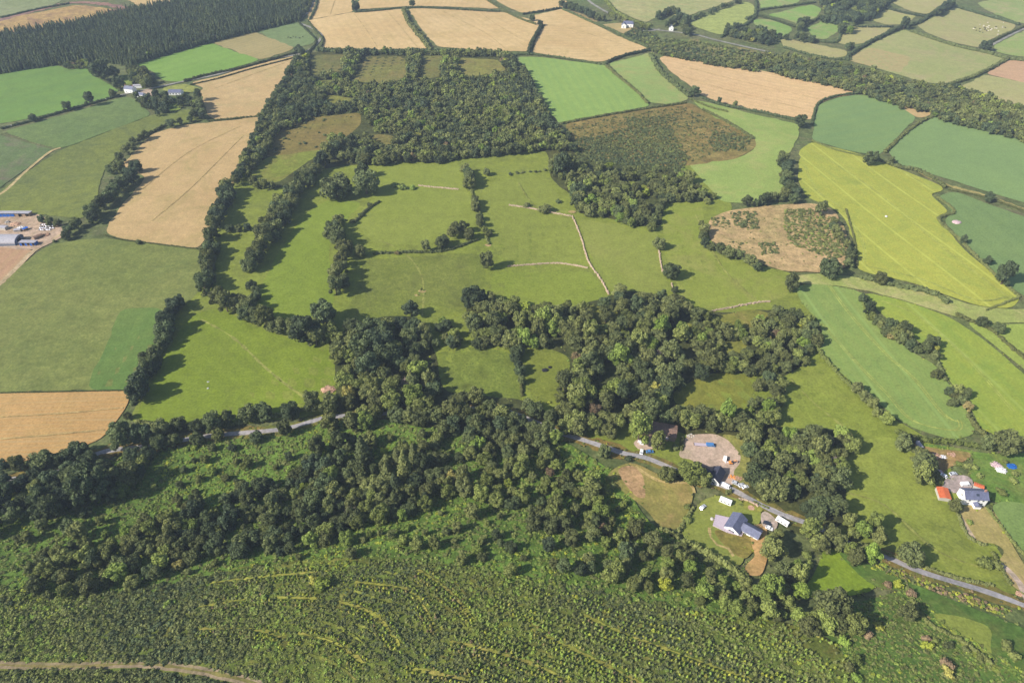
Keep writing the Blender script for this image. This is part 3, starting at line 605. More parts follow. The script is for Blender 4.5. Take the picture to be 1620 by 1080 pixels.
# the hillside of bracken in the foreground
M_brk = fm('bracken_hillside', (88, 116, 48), (100, 128, 54), (78, 98, 48), mottle=.45, tuft=.55, tuft_scale=.7, bump=.5)
sheet('bracken_hillside', [(-60, 770), (100, 740), (230, 718), (380, 690), (540, 655), (700, 680), (880, 690), (970, 745), (1030, 830), (1080, 860), (1170, 920), (1240, 985), (1100, 970), (900, 940), (700, 900), (500, 905), (300, 950), (100, 1000), (-60, 1010)], M_brk)
M_hill = fm('plantation_ground', (88, 106, 46), (104, 116, 52), (124, 116, 60), mottle=.45, tuft=.5, tuft_scale=.6, bump=.5, s_big=.03)
sheet('plantation_ground', [(-80, 1000), (100, 985), (300, 935), (460, 885), (600, 880), (700, 890), (850, 930), (1100, 965), (1250, 985), (1330, 1020), (1360, 1110), (1200, 1180), (-100, 1180)], M_hill)
sheet('rough_grass', [(1240, 985), (1330, 960), (1440, 930), (1500, 990), (1620, 1060), (1660, 1150), (1340, 1180), (1360, 1080), (1320, 1010)], fm('rough_grass', (76, 104, 44), (86, 114, 50), (96, 98, 54), mottle=.35, tuft=.5))
grass('meadow', [(1262, 945), (1290, 905), (1305, 862), (1330, 872), (1380, 905), (1385, 935), (1330, 945)], (122, 144, 40), (108, 132, 42), mottle=.2, tuft=.25)
grass('rough_grass', [(1315, 865), (1400, 905), (1520, 955), (1640, 1000), (1640, 1100), (1560, 1075), (1470, 985), (1440, 935), (1380, 930)], (80, 110, 48), (90, 118, 50), (106, 108, 58), mottle=.3, tuft=.4)
grass('mown_grass', [(1470, 968), (1520, 975), (1570, 992), (1565, 1030), (1590, 1075), (1540, 1040), (1500, 1000)], (124, 138, 62), (132, 142, 66), mottle=.2)

# ------------------------------------------------------------------ roads, yards, gardens
M_road = fm('tarmac_lane', (160, 160, 168), (140, 140, 150), (168, 162, 158), mottle=.22, bump=.1)
LANE = [(-60, 770), (60, 752), (105, 742), (160, 716), (240, 705), (330, 690), (440, 680), (490, 668), (520, 660), (600, 655), (660, 650), (750, 646), (800, 650), (885, 684), (925, 697), (965, 710), (985, 717), (1020, 724), (1060, 740), (1100, 757), (1150, 771), (1200, 797), (1240, 815), (1290, 833), (1340, 858), (1400, 880), (1440, 898), (1480, 912), (1560, 936), (1625, 960), (1680, 985)]
ribbon('lane_verge', LANE, 8.5, fm('lane_verge', (122, 104, 58), (98, 108, 52), (138, 108, 66), mottle=.35, tuft=.4), wob=.2)
ribbon('country_lane', LANE, 3.3, M_road, wob=.06)
M_lane_far = fm('far_lane', (140, 140, 140), (130, 132, 128))
LANES_FAR = [[(-20, 206), (0, 203), (60, 187), (140, 165), (190, 151), (225, 143), (250, 138), (290, 129), (340, 119), (400, 102), (440, 92), (480, 84), (500, 70), (508, 56), (492, 44), (472, 34), (488, 18), (500, -6)],
             [(925, -5), (940, 8), (975, 28), (1005, 42), (1035, 47), (1060, 50), (1100, 55), (1130, 63), (1165, 71), (1215, 82)], [(1000, 40), (1015, 48), (1032, 49), (1044, 46)], [(1568, 72), (1600, 55), (1640, 36)]]
for l_, w_ in zip(LANES_FAR, (4.5, 5, 3, 4)): ribbon('far_lane', l_, w_, M_lane_far)
M_yard = fm('gravel_yard', (188, 168, 156), (176, 158, 146), (158, 148, 126), mottle=.2)
sheet('yard_grass', [(1140, 686), (1178, 692), (1186, 720), (1190, 775), (1165, 770), (1150, 700)], fm('yard_grass', (118, 134, 64), (132, 132, 74), (150, 132, 96), mottle=.35, tuft=.4))
sheet('gravel_yard', [(1080, 700), (1088, 688), (1130, 686), (1150, 695), (1162, 708), (1172, 720), (1170, 735), (1160, 745), (1162, 766), (1148, 769), (1128, 762), (1110, 752), (1098, 728), (1072, 724)], M_yard)
sheet('gravel_yard', [(1000, 700), (1020, 690), (1045, 690), (1050, 700), (1030, 712), (1010, 712)], M_yard)
sheet('bare_paddock', [(968, 742), (1000, 730), (1050, 755), (1092, 765), (1098, 785), (1078, 838), (1045, 836), (1022, 805), (975, 770), (955, 762)], fm('bare_paddock', (136, 130, 74), (124, 126, 66), (164, 138, 96), mottle=.25, tuft=.25))
sheet('bare_soil', [(975, 742), (1000, 735), (1018, 752), (1022, 790), (1010, 790), (988, 766)], fm('bare_soil', (168, 140, 108), (156, 132, 96)))
ribbon('footpath', [(1005, 738), (1025, 752), (1050, 763), (1090, 765), (1098, 780)], 1.6, fm('footpath', (178, 160, 110), (166, 150, 104)), wob=.2)
sheet('garden_lawn', [(1112, 790), (1140, 783), (1170, 790), (1178, 800), (1208, 812), (1200, 830), (1180, 860), (1175, 895), (1150, 895), (1120, 870), (1080, 850), (1078, 832), (1095, 812)], fm('garden_lawn', (128, 138, 66), (120, 132, 60), (140, 142, 76), mottle=.14))
sheet('dry_bank', [(1127, 838), (1150, 840), (1190, 848), (1195, 868), (1180, 885), (1165, 880), (1140, 858)], fm('dry_bank', (140, 124, 64), (122, 120, 60), (160, 136, 86), mottle=.4, tuft=.4))
ribbon('footpath', [(1122, 835), (1124, 850), (1134, 862), (1152, 868), (1160, 880)], 1.3, fm('footpath', (178, 160, 110), (166, 150, 104)), wob=.15)
sheet('bare_soil', [(1190, 832), (1205, 828), (1215, 840), (1208, 860), (1215, 880), (1205, 912), (1180, 910), (1178, 895), (1195, 880), (1190, 868), (1186, 845)], fm('bare_soil', (190, 156, 108), (178, 146, 100), (150, 132, 84), mottle=.25))
sheet('stone_drive', [(1203, 812), (1212, 808), (1232, 826), (1225, 842), (1204, 832)], fm('stone_drive', (184, 168, 160), (170, 158, 154)))
sheet('garden_lawn', [(1175, 795), (1182, 792), (1207, 803), (1205, 812), (1175, 806)], fm('garden_lawn', (136, 138, 64), (128, 132, 58)))
sheet('stone_yard', [(1489, 768), (1500, 752), (1530, 752), (1540, 762), (1535, 776), (1520, 780), (1502, 780), (1490, 772)], fm('stone_yard', (166, 154, 156), (154, 144, 146)))
sheet('rough_yard', [(1455, 705), (1480, 710), (1540, 716), (1530, 728), (1500, 740), (1490, 750), (1478, 725)], fm('rough_yard', (150, 120, 84), (132, 126, 76), (110, 112, 60), mottle=.35))
sheet('dry_garden', [(1514, 806), (1535, 798), (1560, 802), (1575, 812), (1600, 860), (1640, 925), (1640, 950), (1600, 928), (1578, 890), (1590, 872), (1575, 860), (1545, 858), (1530, 840)], fm('dry_garden', (160, 148, 100), (148, 140, 86), (172, 152, 112), stripe=row((1550, 810), (1620, 920)), stripe_amt=.4, stripe_period=3, mottle=.14))
ribbon('gravel_drive', [(1578, 890), (1592, 900), (1612, 922), (1625, 950), (1640, 966)], 3.2, fm('gravel_drive', (186, 170, 160), (176, 160, 150)))
ribbon('gravel_drive', [(1516, 800), (1516, 812), (1525, 828), (1540, 852)], 2.2, fm('gravel_drive', (186, 170, 150), (176, 160, 140)))
sheet('crop_field', [(1566, 800), (1590, 792), (1640, 800), (1640, 900), (1610, 870), (1585, 830)], fm('crop_field', (116, 136, 82), (108, 134, 72), mottle=.12))
sheet('rough_grass', [(1440, 700), (1500, 705), (1560, 718), (1640, 715), (1640, 805), (1570, 795), (1545, 770), (1530, 745), (1545, 722)], fm('rough_grass', (98, 128, 56), (86, 116, 50), (124, 128, 70), mottle=.3, tuft=.5), z=.02)
sheet('farmyard', [(-20, 335), (60, 338), (80, 350), (108, 358), (112, 368), (80, 385), (60, 394), (40, 396), (-20, 390)], fm('farmyard', (182, 162, 150), (160, 142, 124), (140, 124, 104), mottle=.3))
sheet('farmyard', [(219, 146), (235, 140), (248, 146), (250, 152), (228, 154)], fm('farmyard', (178, 160, 148), (160, 146, 130)))
sheet('garden_lawn', [(228, 154), (262, 152), (290, 158), (290, 172), (262, 180), (240, 172)], fm('garden_lawn', (124, 144, 62), (118, 136, 60)))
sheet('garden_lawn', [(255, 140), (290, 132), (322, 142), (300, 147), (262, 148)], fm('garden_lawn', (134, 142, 74), (126, 136, 70)))
ribbon('forest_track', [(-60, 1048), (40, 1053), (120, 1054), (220, 1050), (300, 1058), (380, 1074), (440, 1095)], 3.6, fm('forest_track', (150, 136, 118), (132, 120, 96), (110, 110, 70), mottle=.3), wob=.1)
ribbon('track_grass_strip', [(-60, 1048), (40, 1053), (120, 1054), (220, 1050), (300, 1058), (380, 1074), (440, 1095)], 1.0, fm('track_grass_strip', (110, 110, 62), (124, 116, 74)), wob=.5)
for ln_, w_ in (([(318, 505), (370, 535), (430, 590), (500, 640)], 1.4), ([(440, 600), (480, 625), (520, 620)], 1.0), ([(600, 380), (640, 400), (668, 440), (668, 500)], 1.2), ([(820, 290), (850, 330), (905, 345)], 1.0), ([(1100, 340), (1140, 420), (1190, 470)], 1.1), ([(1340, 780), (1400, 800), (1480, 870), (1560, 900)], 1.1), ([(1250, 600), (1290, 640), (1340, 680)], 1.0)):
    ribbon('sheep_track', ln_, w_, fm('sheep_track', (138, 144, 78), (128, 134, 70), mottle=.4), wob=.5)
for ln_ in ([(560, 22), (580, 48), (597, 74)], [(612, 18), (640, 50), (660, 74)], [(530, 0), (522, 24)], [(700, 18), (760, 48), (800, 78)], [(760, 20), (820, 60)], [(868, 40), (920, 50), (990, 72)], [(340, 140), (400, 118), (450, 100)], [(225, 300), (300, 240), (380, 200)], [(240, 350), (310, 290), (385, 215)], [(1080, 105), (1200, 135), (1300, 158)], [(1075, 120), (1180, 150), (1270, 172)], [(0, 660), (100, 654), (195, 645)], [(0, 695), (80, 688), (165, 680)]):
    ribbon('tractor_line', ln_, .9, fm('tractor_line', (168, 148, 104), (156, 142, 96)), wob=.4)
# bare scrapes in the pasture
for c, r in (((668, 461), 2.2), ((660, 467), 1.5), ((772, 388), 2.0), ((905, 336), 2.5)):
    x, y, _ = G(*c); pl = [(x + r * (1.4 + .5 * math.sin(i * 2.3)) * math.cos(i * .785), y + r * math.sin(i * .785)) for i in range(8)]
    sheet('bare_soil', None, fm('bare_soil', (170, 150, 112), (150, 138, 92)), world_pts=pl, step=3)

# ------------------------------------------------------------------ plants: where they grow
PL = []             # dicts: x,y,z,R,kind,tint,label,group
CELL = {}
def near_ok(x, y, R, f):
    c = (int(x // 12), int(y // 12)); rr = R
    for i in (-2, -1, 0, 1, 2):
        for j in (-2, -1, 0, 1, 2):
            for (a, b, r) in CELL.get((c[0] + i, c[1] + j), ()):
                if (a - x) ** 2 + (b - y) ** 2 < ((r + rr) * f) ** 2: return False
    return True
LANE_W = smooth_line(GP(LANE), 6)
KEEP = []            # world polygons no plant may root in
def put(x, y, R, kind, tint, label, group, f=.55, tall=1.0, force=False):
    if not force:
        if not near_ok(x, y, R, f): return False
        if kind != 'bracken' and float(seg_dist(LANE_W, x, y)) < 2.2 + R * .25: return False
        for k in KEEP:
            if in_poly(k, x, y): return False
    CELL.setdefault((int(x // 12), int(y // 12)), []).append((x, y, R))
    PL.append(dict(x=x, y=y, z=float(H(x, y)), R=R, kind=kind, tint=tint, label=label, group=group, tall=tall)); return True
def tree_at(px, py, wpx, tint=.3, kind='tree', label=None, group=None, tall=1.0):
    """crown centre px,py and crown width in photo pixels"""
    R = wpx / 2 / ppm(px, py + wpx * .3); x, y, _ = G(px, py, R * 1.1 * tall); put(x, y, R, kind, tint, label, group, force=True, tall=tall)
def line_of(pts, spacing, R, tint, label, group, kind='tree', jit=.3, cover=1.0, f=.5, lift=None):
    W = smooth_line([G(a, b, (lift if lift is not None else (R[0] + R[1]) / 2 * .9))[:2] for a, b in pts], 1.5); d = 0
    for a, b in zip(W[:-1], W[1:]):
        d += math.hypot(b[0] - a[0], b[1] - a[1])
        if d >= spacing:
            d = rng.uniform(-.25, .25) * spacing
            if rng.random() > cover: continue
            r = rng.uniform(*R); put(b[0] + rng.normal(0, jit * spacing * .6), b[1] + rng.normal(0, jit * spacing * .6), r, kind, rng.uniform(*tint), label, group, f=f)
def area_of(poly, spacing, R, tint, label, group, kind='tree', f=.55, clear=(), patch=0.0, lift=None, tall=(.85, 1.15)):
    lf = lift if lift is not None else (R[0] + R[1]) / 2 * .9
    W = np.array(GP(poly, lf)); cl = [np.array(GP(c, 0)) for c in clear]
    (x0, y0), (x1, y1) = W.min(0), W.max(0); n = int((x1 - x0) * (y1 - y0) / spacing ** 2 * 2.2)
    X = rng.uniform(x0, x1, n); Y = rng.uniform(y0, y1, n); m = in_poly(W, X, Y)
    for c in cl: m &= ~in_poly(c, X, Y)
    if patch: m &= (np.sin(X * .055 + 1.3 * np.sin(Y * .031)) + np.sin(Y * .07 + 2 * np.sin(X * .023)) + rng.normal(0, .35, n)) > (-2 + 4 * patch * .9)
    for x, y in zip(X[m], Y[m]):
        u = math.sin(x * .045 + y * .02) * .5 + math.sin(y * .06 - x * .013) * .5
        t = tint[0] + (tint[1] - tint[0]) * min(1, max(0, .5 + .35 * u + rng.normal(0, .22)))
        r = R[0] + (R[1] - R[0]) * rng.random() ** 1.4
        if kind in ('tree', 'far', 'bush'):
            q = rng.random()
            if q < .07: t = rng.uniform(.58, .70)
            elif q < .09: t = rng.uniform(.9, .98); r *= .75
        put(float(x), float(y), r, kind, t, label, group, f=f, tall=rng.uniform(*tall))
for kp in ([(1082, 700), (1090, 686), (1162, 690), (1182, 702), (1184, 770), (1180, 785), (1156, 772), (1130, 762), (1112, 757), (1104, 728), (1076, 722)], [(1010, 662), (1075, 672), (1072, 700), (1030, 715), (1005, 712)],
           [(972, 745), (1000, 733), (1050, 757), (1094, 768), (1074, 838), (1045, 834), (1022, 803), (978, 768)], [(1112, 785), (1180, 793), (1245, 818), (1230, 845), (1205, 870), (1198, 905), (1175, 895), (1120, 870), (1082, 848), (1080, 832), (1098, 812)],
           [(1480, 745), (1570, 760), (1572, 810), (1480, 800)], [(-60, 1045), (120, 1047), (300, 1050), (440, 1085), (440, 1100), (250, 1062), (-60, 1060)]):
    KEEP.append(np.array(GP(kp)))

# --- single trees and shrubs that stand out
T = tree_at
T(770, 412, 27, .25, label='round dark green tree alone on the field boundary, left of the pink stone wall'); T(1043, 384, 20, .3, label='small round tree at the top of the middle stone wall')
T(1062, 428, 26, .22, label='lone open-crowned oak half way down the middle stone wall, casting a long shadow'); T(1068, 458, 13, .2, label='small bushy tree just below the lone oak on the middle stone wall')
T(650, 487, 28, .2, label='tall dark tree standing out on the north edge of the central wood'); T(748, 470, 34, .2, label='big dark tree at the west tip of the wood below the lone boundary tree')
T(530, 293, 50, .3, 'tree', 'very large spreading tree in the pasture, left one of the two big round crowns', tall=.72); T(578, 290, 44, .35, label='very large spreading tree in the pasture, right one of the two big round crowns', tall=.75); T(572, 268, 24, .3, label='tree rising behind the right big round crown in the pasture')
T(584, 320, 12, .3, 'bush', 'small dark bush below the two big round crowns in the pasture')
T(862, 322, 26, .42, 'bush', 'wide low bush above the pink wall in the middle pasture'); T(833, 320, 14, .3, 'bush', 'small dark bush on the pink wall left of the wide low bush'); T(884, 315, 12, .3, 'bush', 'small dark bush right of the wide low bush above the pink wall')
for q, (a, b, w) in enumerate(((622, 288, 14), (636, 290, 18), (652, 292, 14))): T(a, b, w, .6, 'bush', 'bright green bush in the oval thicket right of the big pasture trees', 'oval thicket in the pasture')
T(1254, 447, 26, .2, label='dark tree on the corner between the middle pasture and the striped crop field'); T(1315, 420, 34, .25, label='broad dark tree at the bottom right of the sandy heath')
T(1380, 248, 22, .25, label='round dark tree at the top edge of the yellow-green crop field'); T(1412, 252, 10, .2, label='small tree beside the round dark tree above the yellow-green field')
T(1566, 311, 15, .2, label='small lone tree on the bank between the two dark green crop fields'); T(1426, 168, 9, .3, label='tiny lone tree on the dry tan corner, left one'); T(1453, 172, 9, .3, label='tiny lone tree on the dry tan corner, right one')
T(1526, 378, 15, .15, label='dark tree on the right edge of the yellow-green field below the rubble heap'); T(1563, 412, 14, .15, label='small dark tree further down the right edge of the yellow-green field'); T(1592, 434, 34, .25, label='wide dark tree clump where the yellow-green field meets the picture edge')
T(1100, 143, 17, .2, label='lone dark tree on the hedge corner above the pale crescent field'); T(1138, 160, 9, .2, label='small round tree in the hedge under the large pink wheat field'); T(1163, 165, 8, .2, label='second small round tree in the hedge under the large pink wheat field')
T(1267, 190, 20, .3, label='olive tree at the lower right corner of the large pink wheat field'); T(842, 28, 9, .2, label='small round tree on the hedge between two far wheat fields, upper one'); T(855, 35, 10, .2, label='small round tree on the hedge between two far wheat fields, lower one')
T(563, 10, 12, .2, label='dark tree at the hedge junction of the far wheat fields'); T(652, 5, 11, .2, label='dark tree on the top hedge of the far wheat fields')
T(1128, 567, 33, .62, label='bright green round tree east of the grey dead tree'); T(1046, 562, 26, 1.0, 'dead', 'bare grey-pink dead tree inside the central wood'); T(1315, 695, 26, 1.0, 'dead', 'bare grey dead tree at the head of the wood above the sloping pasture'); T(1318, 728, 26, .9, 'dead', 'second bare grey dead tree just below the first above the sloping pasture')
T(552, 808, 26, 1.0, 'dead', 'pale bare dead tree in the dark belt of the foreground wood'); T(640, 605, 30, .9, 'dead', 'brown dead tree below the quarry bank in the wood')
T(1225, 866, 40, .35, label='big round dark green tree beside the bare soil bank below the bungalow'); T(1262, 930, 0.1 + 30, .6, label='bright green bush-like tree below the big round tree') if False else None
T(1230, 845, 22, .62, label='light green small tree right of the bungalow drive'); T(1222, 928, 44, .66, label='bright green spreading tree below the bare soil bank'); T(1262, 893, 22, .6, label='fresh green small tree left of the lime meadow')
T(1445, 876, 38, .4, label='broad round tree on the pasture edge above the lane'); T(1320, 960, 56, .5, label='huge olive tree at the corner of the plantation, casting a dark shadow'); T(1352, 985, 36, .45, label='olive tree attached to the right of the huge corner tree')
T(1437, 968, 30, .5, label='small tree group on the ditch line below the lane'); T(1430, 700, 34, .4, label='green tree at the top corner of the sloping pasture'); T(1465, 735, 36, .35, label='large dark tree left of the junk heap by the right-hand house')
T(1462, 752, 34, .42, label='large dark tree just above the rusty-roofed shed'); T(1455, 718, 24, .35, label='tree between the pasture and the small grey shed'); T(1513, 799, 24, .42, label='green tree against the left gable of the white house')
T(1565, 700, 24, .3, label='dark tree left of the round grove above the right-hand yard'); T(1590, 702, 38, .35, label='wide grey-green tree above the right-hand yard'); T(1582, 888, 26, .62, 'bush', 'bright green bush where the drive meets the pasture'); T(1562, 882, 34, .6, 'bush', 'broad bright green bush left of the drive bend')
T(1537, 823, 14, .78, 'bush', 'yellow-green round shrub in the dry garden'); T(1546, 806, 6, .88, 'bush', 'tiny yellow shrub by the white house')
T(995, 722, 15, .2, 'bush', 'round clipped dark bush on the lane bend beside the bare paddock'); T(505, 918, 34, .88, 'bush', 'vivid yellow-green patch of shrub at the top of the plantation'); T(494, 914, 20, .88, 'bush', 'small vivid yellow-green shrub left of the vivid patch')
T(1012, 680, 40, .5, label='olive round tree in front of the long brown barn'); T(1042, 700, 30, .45, label='tree between the barn forecourt and the lane'); T(1070, 703, 17, .2, 'bush', 'round dark bush at the left corner of the gravel yard')
T(217, 379, 13, .2, 'bush', 'lone dark bush on the lower edge of the pale stubble field'); T(625, 765, 30, .3, 'conifer', 'tall spruce in the middle of the foreground wood, front one of the cluster'); T(640, 740, 34, .35, 'conifer', 'tall spruce in the middle of the foreground wood, right one of the cluster', tall=1.1)
T(612, 745, 30, .35, 'conifer', 'tall spruce in the middle of the foreground wood, left one of the cluster', tall=1.05); T(655, 725, 26, .3, 'conifer', 'tall spruce in the middle of the foreground wood, rear one of the cluster'); T(575, 720, 34, .3, 'conifer', 'dark spruce left of the tall spruce cluster'); T(628, 722, 24, .4, 'conifer', 'small spruce behind the tall spruce cluster')
T(500, 705, 34, .2, label='dark round tree in the bracken below the lane, second from the left spruce'); T(535, 695, 36, .22, label='big dark round tree left of the dark spruce'); T(190, 690, 44, .1, label='grey-green wind-swept pine over the lane, left one'); T(222, 685, 40, .12, label='grey-green wind-swept pine over the lane, right one')
T(140, 765, 62, .08, label='very big dark grey pine at the left below the lane', tall=1.1); T(650, 600, 24, .3, 'conifer', 'narrow brownish conifer in the wood below the quarry bank'); T(660, 585, 30, .72, label='yellow-green tree beside the shaded meadow'); T(575, 545, 44, .2, label='big dark oak on the north edge of the central wood'); T(612, 560, 40, .15, label='dark tree beside the shaded quarry')
T(580, 580, 44, .2, label='large round tree in the wood left of the quarry'); T(668, 640, 40, .45, label='tall olive ash in the wood, centre of the central clump'); T(600, 545, 40, .2, label='dark broad oak at the head of the quarry')
T(50, 185, 14, .2, label='round tree on the far left lane hedge, nearest the picture edge'); T(105, 167, 15, .2, label='round tree on the far left lane hedge, middle one'); T(140, 157, 18, .22, label='round tree on the far left lane hedge, large right one'); T(178, 147, 12, .2, label='small tree where the lane hedge reaches the farmhouse'); T(188, 130, 17, .25, label='round tree left of the slate farmhouse')
T(158, 108, 34, .2, label='big tree cluster below the conifer forest, left crown'); T(180, 112, 18, .2, label='tree beside the big cluster below the conifer forest')

# --- rows of trees on the field boundaries
def LN(pts, sp, R, ti, label, **k): line_of(pts, sp, R, ti, label, k.pop('group', label), **k)
LN([(478, 92), (458, 118), (440, 145), (424, 172), (412, 200), (400, 232), (385, 262), (370, 290)], 6.5, (3.6, 6), (.05, .4), 'dark tree in the long double row between the stubble fields and the pasture', f=.45)
LN([(487, 98), (470, 122), (455, 150), (440, 178), (428, 200)], 6.5, (3.5, 5.5), (.05, .4), 'dark tree in the long double row between the stubble fields and the pasture', f=.45)
LN([(366, 298), (352, 325), (340, 355), (333, 385), (328, 415), (326, 445)], 6.5, (4.5, 7), (.05, .35), 'big dark tree in the row right of the large olive field', f=.42)
LN([(352, 300), (345, 340), (333, 370)], 7.5, (4, 6), (.1, .4), 'big dark tree in the row right of the large olive field', f=.42)
LN([(300, 468), (280, 478), (270, 500), (264, 525), (255, 548), (232, 580), (213, 612)], 8, (4.5, 7), (.0, .25), 'tree in the hedgerow left of the bright green field', f=.45)
T(234, 578, 28, .08, label='dense dark round tree in the left hedgerow of the bright green field, upper one'); T(216, 614, 38, .06, label='largest dark round tree in the left hedgerow, beside the near stubble field')
LN([(205, 645), (200, 662)], 5, (2.5, 3.5), (.1, .4), 'small tree at the foot of the left hedgerow')
LN([(500, 262), (475, 290), (455, 325), (438, 352), (415, 384), (398, 410)], 7, (5.5, 7.5), (.2, .5), 'large tree in the wide diagonal belt down the pasture', f=.36)
LN([(362, 290), (348, 318), (338, 350), (330, 385), (324, 420), (318, 455)], 7, (5, 7), (.05, .4), 'big dark tree in the row right of the large olive field', f=.36)
LN([(400, 492), (412, 500), (440, 512), (470, 516), (500, 522)], 9, (6, 7.5), (.25, .5), 'rounded oak in the curved row above the bright field', f=.36)
LN([(325, 476), (350, 476), (380, 480), (395, 492)], 9, (6, 7.8), (.3, .45), 'big oak at the left end of the curved row', f=.36)
LN([(530, 350), (528, 375), (545, 395), (528, 435), (545, 450)], 8, (5, 7), (.2, .45), 'large oak in the short row down the middle pasture', f=.36)
LN([(305, 462), (285, 475), (268, 500), (258, 540), (240, 565), (225, 590), (208, 625)], 8, (4.5, 7), (.0, .3), 'tree in the hedgerow left of the bright green field', f=.38)
LN([(500, 648), (530, 640), (560, 652), (600, 660), (650, 655), (700, 652), (760, 655), (800, 660), (850, 678)], 8, (5, 6.5), (.2, .5), 'tree overhanging the lane where it runs hidden through the wood', f=.38)
LN([(0, 742), (50, 735), (90, 725), (130, 712), (180, 700)], 8.5, (4, 6), (.1, .35), 'tree overhanging the lane at the left picture edge', f=.4)
LN([(240, 712), (300, 702), (360, 690), (430, 684)], 13, (2.6, 4), (.3, .9), 'small thorn on the lower bank of the lane under the bright field', kind='bush')
LN([(900, 694), (940, 706), (975, 716)], 12, (3, 4.5), (.3, .5), 'tree on the upper bank of the lane left of the barn'); LN([(1000, 738), (1040, 745), (1075, 752)], 8, (4, 5.5), (.4, .6), 'tree on the lane edge in front of the gravel yard', f=.42)
LN([(522, 248), (500, 262), (478, 282), (460, 305), (446, 335), (428, 362), (412, 385), (400, 410), (390, 425)], 6.5, (5, 7.6), (.15, .45), 'large tree in the wide diagonal belt down the pasture', f=.42)
LN([(512, 262), (490, 280), (470, 310), (452, 345), (435, 372), (412, 398)], 8, (4.5, 6.5), (.15, .45), 'large tree in the wide diagonal belt down the pasture', f=.42)
LN([(388, 288), (410, 292), (436, 294)], 7, (3, 5), (.2, .5), 'tree in the short cross hedge between the two rows'); LN([(350, 358), (372, 360), (395, 360)], 7, (3, 4.5), (.1, .4), 'tree in the second short cross hedge between the two rows')
LN([(392, 440), (400, 452), (405, 470)], 7, (3.5, 4.5), (.1, .3), 'tree at the foot of the wide diagonal belt')
LN([(335, 478), (370, 478)], 11, (6, 7.5), (.3, .45), 'big oak at the left end of the curved row', f=.42)
LN([(398, 505), (425, 515), (452, 520), (478, 528), (505, 535), (522, 530)], 10, (6, 8), (.25, .5), 'rounded oak in the curved row above the bright field', f=.42)
T(482, 522, 42, .12, label='darkest big tree in the curved row above the bright green field'); T(510, 492, 40, .3, label='big tree at the lower end of the short row in the pasture')
LN([(575, 332), (560, 345), (540, 345)], 5, (2.5, 3.5), (.2, .4), 'small thorn tree on the bank between two pastures', kind='bush')
LN([(538, 342), (532, 365), (535, 385), (540, 400), (540, 420), (532, 445), (535, 465)], 8, (5.2, 7.5), (.2, .42), 'large oak in the short row down the middle pasture', f=.42)
LN([(555, 390), (585, 392)], 9, (5, 6.5), (.3, .5), 'oak at the corner where the short row meets the cross hedge'); LN([(605, 395), (632, 398)], 8, (2.6, 3.2), (.3, .9), 'small hawthorn in the cross hedge of the middle pasture', kind='bush')
LN([(655, 383), (690, 388), (708, 378), (728, 358), (742, 372)], 9, (4.6, 6.2), (.2, .4), 'oak in the cross hedge below the square pasture', f=.45)
LN([(733, 262), (742, 278), (740, 296)], 7, (4.5, 6), (.2, .4), 'tree in the hedge at the left of the upper middle pasture', f=.42); LN([(745, 308), (752, 325), (758, 340), (765, 358), (772, 372)], 6, (3, 4.6), (.2, .6), 'small tree on the wall between the square pasture and the walled pasture', f=.45)
LN([(755, 270), (780, 272)], 7, (3.8, 5), (.15, .4), 'tree on the cross hedge at the top of the walled pasture'); LN([(800, 277), (850, 270), (880, 268)], 4, (1.6, 2.6), (.2, .5), 'shrub on the cross hedge at the top of the walled pasture', kind='bush', lift=1)
LN([(812, 545), (818, 575), (822, 590), (824, 612)], 7, (3, 4.6), (.1, .3), 'dark thorn tree on the bank between the two rough meadows')
LN([(235, 688), (268, 672), (290, 668), (312, 672), (345, 665), (380, 655), (410, 650), (445, 655), (470, 645), (500, 640)], 8.5, (4.5, 6.5), (.1, .5), 'tree in the roadside row below the bright green field', f=.45)
LN([(322, 188), (312, 178), (300, 186), (286, 192), (262, 196)], 8, (3.5, 5.5), (.05, .3), 'tree in the hedge between farmhouse garden and stubble field'); LN([(318, 150), (312, 160), (318, 172), (324, 182)], 8, (4.5, 6.5), (.1, .35), 'tall tree along the right side of the farmhouse garden', f=.42)
LN([(245, 208), (220, 220), (206, 232), (195, 242)], 9, (3.5, 5), (.05, .3), 'dark tree in the staggered hedge left of the stubble field'); LN([(212, 222), (206, 230), (200, 238)], 7, (5, 6.5), (.1, .3), 'dark tree in the staggered hedge left of the stubble field', f=.42)
LN([(168, 262), (185, 265), (205, 266), (222, 262)], 8, (5, 6.8), (.05, .3), 'dark tree in the clump left of the stubble field', f=.42); LN([(180, 250), (198, 252)], 8, (5, 6), (.05, .3), 'dark tree in the clump left of the stubble field', f=.42)
LN([(215, 272), (205, 282), (190, 292), (180, 302), (168, 312), (158, 322), (148, 338), (142, 352)], 7.5, (5, 7), (.1, .35), 'tree in the hedge between the olive meadow and the stubble field', f=.42)
LN([(135, 350), (115, 358), (105, 368), (118, 370)], 7, (4, 5.5), (.1, .3), 'tree screening the farmyard at the far left', f=.42); LN([(62, 342), (80, 350), (95, 352)], 6, (2.5, 4), (.1, .3), 'small tree on the top edge of the farmyard'); LN([(92, 372), (80, 382)], 5, (2, 3), (.1, .3), 'small bush on the track by the farmyard', kind='bush')
area_of([(200, 110), (225, 108), (245, 130), (238, 140), (215, 128)], 8, (4.5, 6.5), (.2, .4), 'tree in the grove above the slate farmhouse', 'farmhouse grove', f=.42)
area_of([(215, 152), (255, 150), (285, 152), (310, 158), (308, 168), (262, 158), (262, 172), (255, 184), (240, 178), (222, 165)], 7.5, (3, 5.2), (.0, .35), 'tree in the garden of the far farmhouse', 'farmhouse garden trees', f=.5)
area_of([(262, 158), (290, 158), (290, 172), (265, 175)], 9, (1.8, 3), (.4, .9), 'small ornamental tree on the farmhouse lawn', 'farmhouse lawn trees', kind='bush')
